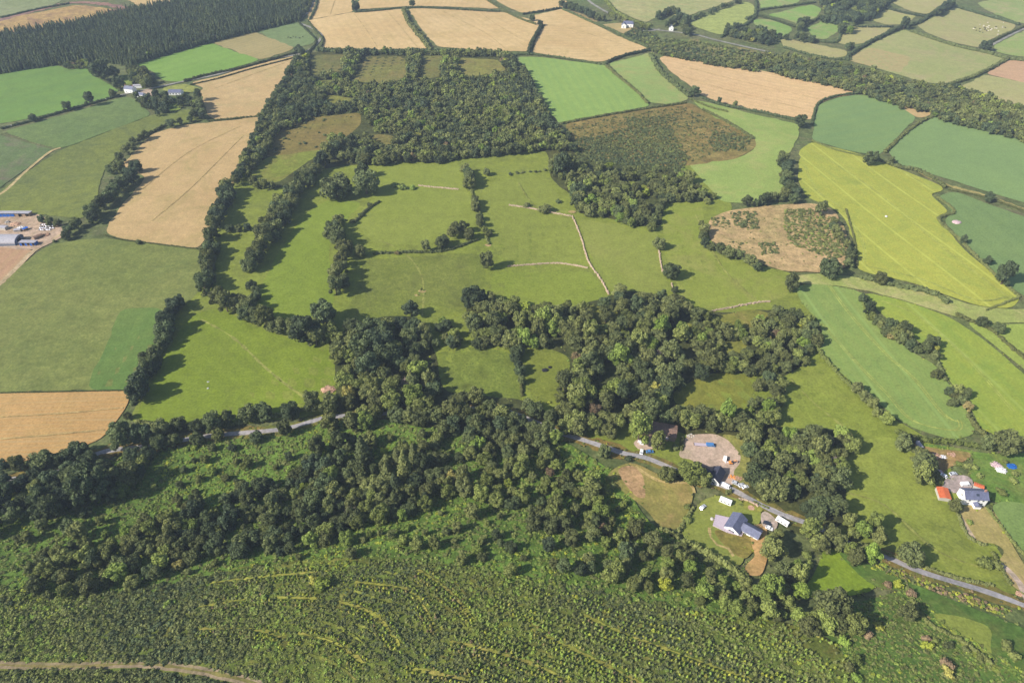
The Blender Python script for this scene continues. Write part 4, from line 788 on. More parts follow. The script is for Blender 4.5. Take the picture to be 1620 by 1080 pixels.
LN([(470, 76), (478, 84)], 6, (4, 5), (.05, .3), 'tree at the lane corner above the long double row'); 
LN([(1240, 245), (1238, 258), (1246, 262), (1240, 275), (1245, 288), (1252, 298), (1258, 308)], 7.5, (4, 6), (.05, .3), 'dark tree in the hedge between the pale crescent field and the yellow-green field', f=.45)
LN([(1170, 322), (1200, 318), (1220, 312), (1240, 308), (1258, 318)], 7, (3.5, 5.5), (.1, .4), 'tree in the hedge along the top of the sandy heath', f=.45)
LN([(1285, 330), (1300, 332), (1315, 335)], 8, (4.5, 6.5), (.05, .25), 'dark tree at the top right corner of the sandy heath'); LN([(1318, 345), (1322, 360), (1332, 372), (1345, 392), (1345, 412), (1338, 420)], 7, (3.2, 5), (.15, .45), 'tree down the right side of the sandy heath', f=.45)
LN([(1112, 350), (1115, 365), (1112, 378), (1120, 385), (1130, 392), (1145, 400), (1160, 405), (1180, 408), (1195, 415), (1200, 425)], 6.5, (3.4, 5), (.2, .5), 'tree in the ring hedge around the left side of the sandy heath', f=.45)
LN([(1372, 430), (1395, 437)], 10, (4.2, 5.6), (.2, .4), 'tree in the hedge below the yellow-green field'); LN([(1410, 445), (1440, 452), (1470, 460), (1490, 468)], 4.5, (1.8, 2.8), (.3, .5), 'shrub in the hedge below the yellow-green field', kind='bush')
LN([(1530, 500), (1545, 505), (1565, 512), (1590, 525)], 8, (3.2, 4.8), (.1, .35), 'tree in the hedge at the right beyond the farm lane')
LN([(1610, 545), (1618, 555)], 8, (4, 5.5), (.1, .3), 'dark tree at the right picture edge above the striped field')
T(1366, 470, 14, .1, label='small dark round tree at the head of the copse strip'); T(1376, 487, 20, .15, label='dark round tree second in the copse strip')
area_of([(1375, 498), (1400, 505), (1440, 530), (1480, 545), (1490, 560), (1478, 568), (1440, 550), (1400, 525), (1378, 515)], 6, (3.2, 5), (.25, .5), 'tree in the long copse strip between the two striped fields', 'copse strip trees', f=.45)
LN([(1478, 578), (1488, 592)], 6, (3, 4), (.2, .4), 'small tree below the long copse strip'); area_of([(1498, 612), (1525, 608), (1545, 640), (1530, 655), (1505, 635)], 5.5, (3, 4.6), (.25, .45), 'tree in the oval copse between the two striped fields', 'oval copse trees', f=.45)
LN([(1540, 665), (1552, 680)], 5, (1.6, 2.6), (.3, .5), 'shrub below the oval copse', kind='bush')
LN([(1305, 588), (1320, 592)], 7, (3.6, 5), (.3, .6), 'tree near the head of the fenced pasture by the striped field'); LN([(1335, 605), (1350, 612), (1362, 622), (1375, 640), (1388, 655), (1400, 665)], 6.5, (2.8, 4.2), (.2, .5), 'small tree on the boundary between pasture and striped field')
LN([(1395, 665), (1408, 672)], 7, (4, 5.5), (.2, .4), 'dark tree at the lower end of the striped field'); LN([(1425, 690), (1445, 692), (1455, 700)], 6, (3, 4.4), (.3, .5), 'small tree above the junk heap')
LN([(885, 6), (905, 12), (925, 18), (940, 26), (955, 28)], 8, (4.5, 6.5), (.0, .25), 'far dark tree in the belt beside the white hill house'); LN([(960, 20), (985, 32), (1010, 42), (1028, 44)], 6, (3, 4.4), (.3, .5), 'far tree along the hill lane')
LN([(1035, 28), (1050, 22), (1062, 16), (1078, 24), (1088, 30)], 7, (4, 6), (.0, .2), 'far dark tree in the grove around the small white cottage'); LN([(1050, 40), (1062, 36), (1075, 30), (1085, 42), (1090, 52)], 7, (4.5, 6.5), (.1, .35), 'far dark tree in the grove around the small white cottage')
LN([(1090, 30), (1112, 24), (1140, 12), (1175, 2)], 9, (2.6, 4.2), (.0, .3), 'far tree on the hedge beyond the pale hay field')
area_of([(1300, 2), (1310, 22), (1300, 30), (1340, 38), (1380, 25), (1400, 10), (1408, -4), (1300, -6)], 8, (4.5, 7), (.0, .2), 'far dark tree in the hill copse', 'hill copse', f=.42)
LN([(1280, 28), (1270, 36), (1265, 48), (1275, 58), (1292, 62)], 10, (4, 6), (.05, .3), 'far tree between the small green fields'); area_of([(1326, 30), (1348, 32), (1346, 50), (1330, 50)], 8, (4.5, 6), (.05, .2), 'far dark tree by the small green fields', 'far field trees')
LN([(1222, 55), (1245, 58), (1290, 64)], 9, (4, 5.5), (.05, .25), 'far tree in the hedge row above the river wood'); area_of([(1200, 48), (1228, 50), (1232, 62), (1215, 68), (1200, 62)], 8, (4, 6), (.0, .2), 'far tree by the river wood head', 'river wood head')
LN([(1340, 78), (1350, 72)], 9, (4, 5), (.1, .3), 'far tree on the hedge crossing'); LN([(1478, 22), (1498, 10), (1505, 4)], 8, (5, 7), (.0, .15), 'far big dark tree on the upper hedge'); T(1560, 72, 15, .05, label='dark round tree at the corner of the cattle field'); T(1432, 38, 14, .1, label='tree on the hedge junction left of the cattle field')
area_of([(1150, 42), (1180, 44), (1215, 60), (1205, 66), (1170, 58), (1145, 52)], 8, (3.5, 5.5), (.05, .3), 'far tree in the thicket above the far lane', 'far lane thicket', f=.45)

# --- woods
LBW = 'tree in the broad belt between the upper stubble field and the willow wood'
area_of([(470, 92), (496, 130), (512, 166), (480, 182), (440, 205), (420, 240), (400, 270), (382, 288), (385, 262), (400, 225), (418, 185), (445, 135)], 6.5, (3.2, 5.6), (.1, .5), LBW, 'stubble belt', f=.42)
LN([(545, 228), (528, 240), (505, 258), (482, 275), (465, 295)], 8, (6, 8), (.1, .45), 'large tree in the wide diagonal belt down the pasture', f=.36)
LN([(452, 300), (440, 328), (424, 355), (405, 380)], 9, (6, 8), (.15, .45), 'large tree in the wide diagonal belt down the pasture', f=.36)
for a_, b_, w_, n_ in ((1098, 748, 34, 'left'), (1082, 742, 26, 'far left'), (1112, 756, 24, 'right')): T(a_, b_, w_, .5, label='green tree between the lane and the black-roofed yard house, %s one' % n_)
T(310, 692, 22, .3, label='tree leaning over the lane left of the two small lane trees'); T(450, 678, 24, .35, label='tree over the lane near the right end of the bright green field'); T(250, 700, 26, .3, label='tree over the lower side of the lane right of the grey pine'); T(275, 697, 22, .35, label='second tree over the lower side of the lane right of the grey pine'); T(345, 686, 20, .45, label='small tree leaning over the lane under the bright green field'); T(405, 688, 24, .3, label='dark tree on the lower verge below the bright green field'); T(520, 668, 30, .5, label='olive tree where the lane enters the wood')
CLR = [[(492, 86), (547, 85), (543, 122), (486, 126)], [(576, 88), (644, 88), (645, 132), (600, 140), (552, 134)], [(667, 88), (700, 88), (699, 131), (660, 133)], [(720, 90), (790, 92), (804, 117), (748, 130), (728, 124)], [(512, 148), (562, 156), (556, 172), (515, 170)], [(492, 126), (537, 125), (512, 142)], [(588, 212), (628, 214), (622, 244), (586, 240)]]
area_of([(488, 84), (560, 78), (690, 82), (800, 82), (832, 110), (850, 150), (870, 188), (905, 214), (908, 240), (895, 232), (862, 232), (800, 238), (740, 246), (690, 250), (640, 250), (560, 240), (548, 225), (596, 205), (578, 185), (570, 172), (500, 180), (440, 205), (420, 235), (410, 225), (440, 160), (470, 110)], 5.8, (2.6, 5.4), (.15, .62), 'far tree in the big willow wood', 'far wood', f=.46, clear=CLR, kind='far')
area_of([(700, 130), (790, 120), (840, 130), (865, 190), (860, 200), (800, 180), (700, 150)], 4.6, (2.0, 2.8), (.0, .25), 'dark spruce in the willow wood', 'willow wood spruces', kind='farcon', f=.5)
area_of([(520, 218), (560, 220), (640, 236), (690, 240), (690, 250), (600, 256), (560, 250), (528, 246)], 7, (4.5, 6.5), (.2, .5), 'tree on the near edge of the big willow wood', 'near edge of the willow wood', f=.42)
area_of([(690, 230), (800, 222), (862, 218), (900, 222), (900, 236), (862, 232), (800, 240), (690, 252)], 7, (4, 5.6), (.2, .5), 'tree on the near edge of the big willow wood', 'near edge of the willow wood', f=.42)
area_of([(870, 252), (895, 240), (905, 250), (960, 262), (1010, 268), (1090, 270), (1098, 292), (1130, 308), (1135, 318), (1100, 314), (1050, 314), (1046, 350), (1038, 360), (1000, 354), (950, 338), (914, 334), (905, 305), (895, 288), (872, 280)], 6.8, (3, 5.4), (.25, .62), 'small tree in the thorn wood between heath and pasture', 'thorn wood', f=.48, clear=[[(975, 288), (1010, 286), (1030, 298), (1000, 303)], [(1030, 300), (1045, 312), (1020, 312)]])
T(890, 262, 30, .1, label='big dark tree at the left tip of the thorn wood'); T(915, 300, 24, .1, label='dark tree at the lower left tip of the thorn wood'); T(912, 318, 22, .25, label='tree at the top end of the long stone wall')
W1 = 'tree in the wood north of the lane, left of the gravel yard'
area_of([(742, 462), (770, 468), (830, 480), (870, 492), (910, 482), (930, 486), (958, 470), (985, 452), (1005, 462), (1060, 470), (1118, 492), (1105, 508), (1080, 520), (1075, 560), (1110, 590), (1062, 618), (1068, 640), (1040, 652), (1000, 668), (960, 690), (905, 680), (882, 650), (890, 610), (905, 570), (898, 545), (850, 540), (800, 545), (762, 542), (740, 505)], 8.6, (4.4, 6.8), (.22, .64), 'rounded broadleaf tree in the wood between the walled pastures and the lane', 'central wood', f=.47,
        clear=[[(930, 485), (990, 500), (980, 515), (930, 502)]])
area_of([(1110, 500), (1180, 490), (1250, 488), (1300, 515), (1298, 540), (1272, 575), (1240, 588), (1235, 640), (1200, 672), (1180, 680), (1172, 655), (1200, 620), (1202, 592), (1150, 585), (1110, 575), (1080, 545)], 6.4, (2.8, 4.8), (.25, .6), 'small thorn or willow tree in the scrub wood beside the striped field', 'scrub wood', f=.46, clear=[[(1110, 498), (1190, 488), (1228, 498), (1180, 520), (1130, 515)], [(1140, 540), (1168, 532), (1186, 558), (1160, 570)]])
area_of([(1045, 635), (1075, 640), (1110, 650), (1170, 655), (1195, 640), (1232, 650), (1235, 668), (1190, 690), (1150, 680), (1110, 672), (1075, 665), (1050, 660)], 7.5, (4.6, 6.2), (.3, .55), 'large rounded tree in the belt behind the brown barn', 'barn belt trees', f=.42)
area_of([(1172, 690), (1200, 680), (1232, 670), (1290, 682), (1345, 678), (1352, 700), (1330, 760), (1322, 810), (1330, 850), (1296, 822), (1240, 795), (1190, 772), (1174, 740)], 7.6, (4.8, 7), (.25, .6), 'large rounded tree in the wood between gravel yard and sloping pasture', 'yard wood', f=.42)
area_of([(1330, 815), (1375, 815), (1395, 845), (1400, 862), (1355, 862), (1310, 845)], 7, (3.6, 5.4), (.4, .65), 'green tree on the lane bank below the yard wood', 'lane bank trees', f=.45)
area_of([(532, 535), (560, 515), (640, 505), (672, 520), (688, 545), (662, 560), (682, 600), (700, 625), (735, 640), (700, 640), (560, 672), (540, 640), (540, 600)], 8.4, (4.8, 7), (.1, .55), 'broad tree in the central clump around the quarry', 'quarry clump', f=.46, clear=[[(598, 555), (625, 560), (620, 600), (600, 600)]])
area_of([(690, 500), (730, 530), (760, 548), (720, 552), (690, 545)], 9, (3, 4.2), (.2, .5), 'small tree in the rough ground above the shaded meadow', 'rough ground trees')
area_of([(735, 620), (800, 635), (850, 640), (890, 660), (890, 690), (850, 700), (780, 690), (700, 680), (700, 640)], 7.4, (4.2, 6.2), (.15, .5), 'tree in the belt along the north side of the lane bend', 'lane bend belt', f=.45)
area_of([(-20, 738), (60, 735), (120, 730), (200, 715), (235, 705), (230, 730), (175, 790), (100, 810), (-20, 820)], 7.6, (4.2, 6.5), (.0, .35), 'dark tree in the clump under the near stubble field', 'left clump', f=.45)
# foreground wood on the bracken hillside
FGW = [(230, 735), (330, 700), (450, 690), (560, 680), (700, 675), (800, 690), (880, 700), (950, 745), (985, 790), (1020, 830), (1075, 858), (1150, 905), (1225, 950), (1235, 985), (1170, 975), (1080, 950), (980, 925), (880, 900), (790, 880), (690, 862), (620, 870), (560, 880), (480, 885), (400, 885), (330, 900), (230, 925), (120, 955), (50, 945), (20, 880), (60, 830), (150, 800)]
FGC = [[(235, 745), (300, 705), (400, 690), (500, 678), (545, 690), (510, 715), (470, 740), (430, 770), (350, 785), (240, 815), (235, 790)], [(560, 838), (640, 822), (720, 820), (820, 830), (820, 850), (740, 880), (690, 890), (640, 868), (560, 862)], [(600, 690), (680, 660), (690, 690), (640, 705), (600, 715)],
       [(885, 700), (950, 725), (960, 745), (930, 760), (880, 730)], [(120, 830), (190, 800), (250, 800), (200, 850), (150, 870)], [(860, 850), (930, 880), (920, 905), (850, 890)]]
LB = 'dark rounded thorn tree in the dense belt across the foreground hillside'
area_of([(40, 885), (120, 840), (230, 800), (330, 775), (430, 745), (560, 735), (640, 770), (640, 815), (560, 850), (440, 872), (330, 885), (230, 915), (130, 940), (50, 930)], 6.8, (2.6, 5.2), (.05, .5), LB, 'foreground dense belt', f=.52, clear=FGC, patch=.06)
area_of([(430, 745), (560, 690), (700, 690), (720, 780), (640, 815), (560, 800), (470, 790)], 7.2, (3.0, 5.6), (.05, .5), LB, 'foreground dense belt', f=.52, clear=FGC, patch=.08)
area_of([(-20, 800), (100, 790), (160, 780), (120, 830), (60, 850), (-20, 850)], 8, (2.4, 4.4), (.1, .5), LB, 'foreground dense belt', f=.62, clear=FGC, patch=.3)
area_of([(690, 665), (780, 690), (850, 692), (890, 720), (940, 760), (985, 790), (1020, 830), (1060, 862), (1100, 890), (1060, 930), (1000, 925), (920, 890), (850, 850), (820, 800), (720, 780), (690, 720)], 7.4, (2.6, 5.0), (.28, .66), 'olive rounded thorn tree on the bracken slope left of the bungalow', 'bracken slope trees', f=.55, clear=FGC, patch=.1)
area_of([(1060, 880), (1130, 905), (1200, 935), (1240, 970), (1225, 985), (1150, 962), (1060, 940)], 6.6, (2.4, 4.2), (.3, .66), 'olive rounded thorn tree on the bracken slope left of the bungalow', 'bracken slope trees', f=.55)
SB = 'scattered thorn tree in open bracken on the foreground hillside'
area_of(FGW, 14, (1.6, 3.8), (.15, .66), SB, 'scattered bracken trees', f=1.25)
area_of([(560, 840), (700, 830), (860, 850), (960, 900), (860, 920), (700, 880)], 14, (2.0, 3.6), (.25, .6), SB, 'scattered bracken trees', f=.9)
area_of([(-20, 940), (60, 960), (200, 940), (400, 905), (560, 890), (560, 900), (300, 960), (-20, 1030)], 15, (1.2, 2.4), (.15, .5), 'low dark bush on the rough hillside at the bottom left', 'low hillside bushes', f=1.0, kind='bush')
area_of([(1280, 832), (1330, 848), (1385, 868), (1378, 888), (1310, 868), (1275, 850)], 6.5, (3.6, 5.4), (.45, .66), 'green tree overhanging the lane below the yard wood', 'lane overhang trees', f=.42)
# right-hand lower corner
area_of([(1240, 900), (1268, 900), (1270, 960), (1330, 985), (1310, 1010), (1240, 985), (1195, 965), (1200, 930)], 7, (3.4, 5.2), (.4, .65), 'light green tree at the top right corner of the plantation', 'plantation corner trees', f=.45)
area_of([(1325, 1000), (1350, 1010), (1365, 1080), (1330, 1090), (1335, 1040)], 7, (2.6, 4), (.4, .7), 'pale shrub on the right edge of the plantation', 'plantation edge shrubs', kind='bush')
for pts, ti, lb in (([(1385, 915), (1420, 925), (1450, 940)], (.92, 1), 'rusty brown bracken bush below the lane'), ([(1365, 970), (1385, 985), (1380, 1000)], (.95, 1), 'rusty brown bush right of the huge corner tree'), ([(1455, 985), (1475, 1010), (1490, 1045), (1500, 1060)], (.85, 1), 'rusty bush on the ditch line'),
                    ([(1440, 985), (1470, 1000), (1510, 1020), (1560, 1040)], (.3, .6), 'green shrub on the ditch line'), ([(1570, 1000), (1600, 1020), (1615, 1050)], (.5, .9), 'shrub in the bottom right corner'), ([(1280, 850), (1300, 845), (1292, 870)], (.9, 1), 'rusty brown bush beside the lime meadow'),
                    ([(1258, 870), (1280, 880), (1290, 895)], (.5, .7), 'green bush left of the lime meadow'), ([(1040, 745), (1060, 752), (1085, 756)], (.5, .95), 'bush on the lane bank above the bare paddock'), ([(1120, 735), (1095, 742), (1075, 738)], (.4, .6), 'bush in front of the black-roofed house'),
                    ([(1075, 785), (1095, 795), (1085, 815), (1075, 835)], (.4, .6), 'bush between bare paddock and garden'), ([(1145, 775), (1160, 782), (1175, 790)], (.3, .95), 'bush on the lane bank above the white static caravan'), ([(980, 770), (962, 760)], (.5, .6), 'bush on the left tip of the bare paddock'),
                    ([(1172, 755), (1180, 760), (1190, 775)], (.4, .7), 'bush beside the parked cars'), ([(1500, 735), (1530, 735), (1550, 745), (1560, 765), (1580, 775)], (.5, .65), 'green shrub in the rough strip behind the white house'), ([(1560, 715), (1590, 722), (1610, 760)], (.4, .6), 'green shrub in the far rough strip by the blue tarpaulin')):
    line_of(pts, 5, (2, 3.4), ti, lb, lb, kind='bush', jit=.6, f=.5)
# scrub on the heaths
for poly, R, spc, ti, lb in (([(920, 235), (960, 215), (1010, 222), (1060, 228), (1090, 248), (1080, 268), (1000, 262), (905, 252)], (1.2, 2.2), 2.6, (.15, .45), 'h1'), ([(985, 185), (1050, 185), (1070, 210), (1040, 225), (1000, 215)], (1, 1.8), 3.4, (.2, .4), 'h1'),
                             ([(1130, 205), (1190, 218), (1180, 238), (1130, 240), (1120, 225)], (1, 2), 3.2, (.2, .4), 'h1'), ([(900, 198), (1080, 168), (1190, 215), (1100, 255), (920, 235)], (.7, 1.5), 4.6, (.15, .5), 'h1'), ([(905, 222), (960, 212), (1000, 200), (1060, 205), (1085, 240), (1085, 262), (920, 250)], (1.1, 2.2), 2.9, (.15, .42), 'h1'),
                             ([(1242, 330), (1290, 332), (1318, 345), (1330, 370), (1345, 400), (1320, 410), (1290, 400), (1250, 385), (1240, 360)], (1.2, 2.2), 2.6, (.3, .55), 'h1'), ([(1155, 335), (1195, 335), (1200, 362), (1165, 360)], (1.2, 2.2), 2.8, (.2, .45), 'h1'), ([(1200, 385), (1225, 383), (1235, 400), (1205, 402)], (1.2, 2), 2.6, (.2, .45), 'h1'),
                             ([(1125, 345), (1150, 342), (1155, 360), (1130, 360)], (1.2, 2), 3.5, (.3, .5), 'h1'), ([(1150, 380), (1180, 385), (1170, 392)], (1, 2), 3.5, (.3, .5), 'h1'), ([(1130, 350), (1240, 340), (1330, 410), (1240, 425), (1140, 395)], (.6, 1.2), 9, (.3, .6), 'h1'),
                             ([(1040, 60), (1215, 85), (1200, 105), (1060, 88), (1022, 76)], (1.6, 3.2), 5.5, (.1, .6), 'h1'), ([(1005, 44), (1040, 55), (1040, 72), (1010, 70), (985, 55)], (1.6, 3.4), 4.5, (.1, .6), 'h1'),
                             ([(430, 205), (560, 180), (575, 200), (500, 235), (430, 245)], (1.2, 2.4), 22, (.1, .4), 'h1')):
    area_of(poly, spc, R, ti, lb, lb, kind='scrub', f=.45, lift=.6)
# river wood and far conifer forest
area_of([(1195, 86), (1240, 86), (1320, 98), (1380, 112), (1440, 132), (1510, 136), (1560, 152), (1640, 176), (1640, 226), (1560, 205), (1500, 190), (1470, 176), (1400, 158), (1355, 144), (1300, 130), (1240, 118), (1195, 104)], 5.4, (2.6, 4.8), (.15, .55), 'far small-crowned tree in the river wood', 'river wood trees', kind='far', f=.45)
area_of([(1020, 74), (1060, 86), (1120, 92), (1200, 104), (1200, 112), (1120, 100), (1050, 86)], 4.5, (2, 3.4), (.2, .5), 'far small-crowned tree in the river wood', 'river wood trees', kind='far', f=.45)
area_of([(-60, 62), (0, 52), (100, 38), (185, 18), (225, 10), (290, -2), (495, -30), (485, 8), (472, 30), (400, 47), (330, 64), (270, 80), (205, 100), (150, 92), (80, 100), (0, 112), (-60, 122)], 4.0, (2.1, 3.1), (.02, .22), 'conifer at the front edge of the dark forest', 'forest edge conifers', kind='farcon', f=.5, lift=4)
area_of([(470, -10), (496, -10), (488, 14), (474, 30), (420, 42), (350, 60), (250, 84), (205, 102), (200, 96), (300, 68), (400, 40), (455, 20)], 5, (2.6, 4), (.1, .5), 'far small-crowned tree in the river wood', 'river wood trees', kind='far', f=.45)
area_of([(90, 98), (140, 94), (140, 106), (105, 108)], 5, (2, 3), (.3, 1), 'far small-crowned tree in the river wood', 'river wood trees', kind='far')
# bracken, plantation
BR = []
def clumps(poly, n, R, tint, out, kp=True):
    W = np.array(GP(poly)); (x0, y0), (x1, y1) = W.min(0), W.max(0)
    X = rng.uniform(x0, x1, n * 3); Y = rng.uniform(y0, y1, n * 3); m = in_poly(W, X, Y) & (seg_dist(LANE_W, X, Y) > 3.4)
    for k in KEEP: m &= ~in_poly(k, X, Y)
    X = X[m][:n]; Y = Y[m][:n]; Z = H(X, Y)
    for x, y, z in zip(X, Y, Z):
        r = R[0] + (R[1] - R[0]) * rng.random() ** 2
        p = .5 + .35 * math.sin(x * .06 + 2 * math.sin(y * .05)) + rng.normal(0, .2)
        out.append((x, y, z - .05, r, r * rng.uniform(.55, .9), rng.uniform(0, 6.28), tint[0] + (tint[1] - tint[0]) * min(1, max(0, p)), rng.integers(0, 9)))
clumps([(-60, 770), (100, 740), (230, 715), (380, 690), (540, 660), (700, 680), (880, 690), (970, 745), (1030, 830), (1080, 860), (1170, 920), (1240, 985), (1100, 970), (900, 940), (700, 900), (500, 905), (300, 950), (100, 1000), (-60, 1010)], 17000, (.6, 1.5), (.56, .76), BR)
clumps([(-80, 900), (40, 940), (200, 935), (420, 895), (440, 960), (380, 1040), (300, 1050), (-80, 1045)], 6000, (.7, 1.9), (.2, .66), BR)
clumps([(-80, 1062), (100, 1062), (250, 1062), (380, 1090), (380, 1150), (-80, 1150)], 3500, (.7, 2.2), (.2, .6), BR)
clumps([(1250, 985), (1330, 965), (1440, 930), (1500, 990), (1620, 1060), (1660, 1150), (1340, 1180), (1360, 1080), (1320, 1010)], 4000, (.5, 1.2), (.5, .74), BR)
clumps([(1385, 885), (1500, 930), (1600, 965), (1590, 975), (1480, 935), (1380, 900)], 500, (.5, 1.1), (.75, 1.0), BR)
clumps([(300, 1010), (440, 900), (700, 890), (900, 925), (1240, 990), (1350, 1090), (1300, 1170), (400, 1170)], 17000, (.45, 1.35), (.22, .72), BR)
clumps([(1110, 840), (1150, 845), (1195, 870), (1180, 890), (1150, 870)], 250, (.4, .9), (.5, .9), BR, False)
clumps([(1060, 860), (1100, 860), (1180, 905), (1190, 930), (1130, 900)], 900, (.8, 1.6), (.3, .6), BR)
for E in EDGES:
    for (a0, b0), (a1, b1) in zip(E, np.roll(E, -1, axis=0)):
        k = math.hypot(a1 - a0, b1 - b0) / 1.5; k = int(k) + (rng.random() < k % 1)
        for _ in range(k):
            if rng.random() < .45: continue
            t = rng.random(); x = a0 + (a1 - a0) * t + rng.normal(0, .9); y = b0 + (b1 - b0) * t + rng.normal(0, .9)
            if float(seg_dist(LANE_W, x, y)) < 2.6: continue
            r = .35 + .9 * rng.random() ** 3; BR.append((x, y, float(H(x, y)) - .05, r, r * rng.uniform(.5, .9), rng.uniform(0, 6.28), rng.choice([.4, .55, .66, .72, .84]), rng.integers(0, 9)))
for (a0, b0), (a1, b1) in zip(LANE_W[:-1], LANE_W[1:]):
    L_ = math.hypot(a1 - a0, b1 - b0); nx, ny = -(b1 - b0) / L_, (a1 - a0) / L_
    for _ in range(int(L_ * 1.5)):
        t = rng.random(); o_ = rng.choice([-1, 1]) * (2.1 + abs(rng.normal(0, 1.0))); x = a0 + (a1 - a0) * t + nx * o_; y = b0 + (b1 - b0) * t + ny * o_
        r = .3 + .8 * rng.random() ** 2; BR.append((x, y, float(H(x, y)) - .05, r, r * .8, rng.uniform(0, 6.28), rng.choice([.4, .55, .66, .9, 1.0]), rng.integers(0, 9)))
SP = []; HILL0 = len(BR)
PLANT_W = np.array(GP([(300, 1010), (350, 930), (470, 895), (600, 886), (700, 893), (850, 932), (1100, 968), (1250, 988), (1330, 1022), (1362, 1110), (1200, 1180), (380, 1180), (440, 1080)]))
ROWS = [[(560, 924), (640, 935), (670, 965), (690, 1002)], [(535, 955), (590, 975), (620, 1010), (630, 1026)], [(660, 905), (705, 935), (750, 985)], [(470, 1005), (530, 1022), (575, 1055)], [(330, 925), (420, 915), (500, 908)], [(310, 998), (400, 1000), (440, 1012)], [(310, 965), (400, 950), (500, 950)],
        [(840, 1000), (900, 1028), (990, 1072), (1020, 1090)], [(920, 975), (985, 1005), (1080, 1040), (1190, 1080)], [(710, 1018), (780, 1035), (860, 1062), (900, 1085)], [(640, 1060), (740, 1080)]]
ROW_W = [smooth_line(GP(r), .5) for r in ROWS]
M_terr = fm('terrace_grass', (146, 148, 68), (126, 132, 60), (152, 134, 84), mottle=.4)
M_terr2 = fm('terrace_grass_dull', (118, 126, 58), (104, 114, 52), (134, 120, 72), mottle=.5)
for r in ROWS:
    W_ = smooth_line(GP(r), 2)
    for off_, wd_, m_ in ((1.2, 1.1, M_terr), (8.5, .8, M_terr2), (-7.0, .8, M_terr2)):
        cut = 0 if off_ == 1.2 else len(W_) // 6; ribbon('terrace_strip', None, wd_, m_, world_pts=[(a_ + .3, b_ + off_) for a_, b_ in W_[cut:len(W_) - cut]], wob=.6)
def sap_line(W, spacing, R, tint, off=0.0, keepall=False, drop=.12):
    P = np.array(W); T_ = np.gradient(P, axis=0); T_ /= np.linalg.norm(T_, axis=1)[:, None]; N_ = np.stack([-T_[:, 1], T_[:, 0]], 1); P = P + N_ * off; d = 0
    for a, b in zip(P[:-1], P[1:]):
        d += math.hypot(*(b - a))
        if d >= spacing:
            d = rng.uniform(-.2, .2)
            if rng.random() < drop or not in_poly(PLANT_W, b[0], b[1]): continue
            r = rng.uniform(*R); q = b + rng.normal(0, .18, 2); SP.append((q[0], q[1], float(H(q[0], q[1])), r, r * rng.uniform(.9, 1.2), rng.uniform(0, 6.28), rng.uniform(*tint), rng.integers(0, 9)))
def clear_rows():
    A = np.array([b_[:2] for b_ in BR]); keep = np.ones(len(A), bool)
    for W in ROW_W: keep &= seg_dist(W[::3] + [W[-1]], A[:, 0], A[:, 1] - 1.0) > rng.uniform(.5, 1.5, len(A))
    BR[:] = [b_ for b_, k_ in zip(BR, keep) if k_]
clear_rows()
for W in ROW_W:
    for off in (-2.6, -.6, 3.0): sap_line(W, 1.55, (.7, 1.0), (.76, .9), off)
# regular rows over the right half of the plantation
a = np.array(GP([(920, 975)])[0]); b = np.array(GP([(1190, 1080)])[0]); dr = (b - a) / np.linalg.norm(b - a); nr = np.array([-dr[1], dr[0]])
for k in range(-30, 34):
    o_ = a + nr * 2.3 * k; band = max(0, min(1, .5 + .8 * math.sin(k * .95)))
    W = [tuple(o_ + dr * t + nr * (5.0 * math.sin((t + 40) / 48) + .5 * math.sin(t / 7 + k))) for t in np.arange(-110, 130, .8)]
    P = np.array(W); m = P[:, 0] > G(760, 1000)[0] + (P[:, 1] - 150) * .3
    W = [w for w, q in zip(W, m) if q]
    if len(W) > 3: sap_line(W, 1.5, (.65, 1.15), (.36 + .28 * band, .56 + .24 * band), 0, drop=.72 - .62 * band)
for k in range(24):
    W = smooth_line([(p[0] + 0, p[1] - 14 + k * 3.0) for p in GP([(330, 985), (470, 965), (600, 985), (690, 1040), (760, 1080)])], .8)
    sap_line(W, 1.8, (.5, .9), (.3, .8), 0, drop=.25)

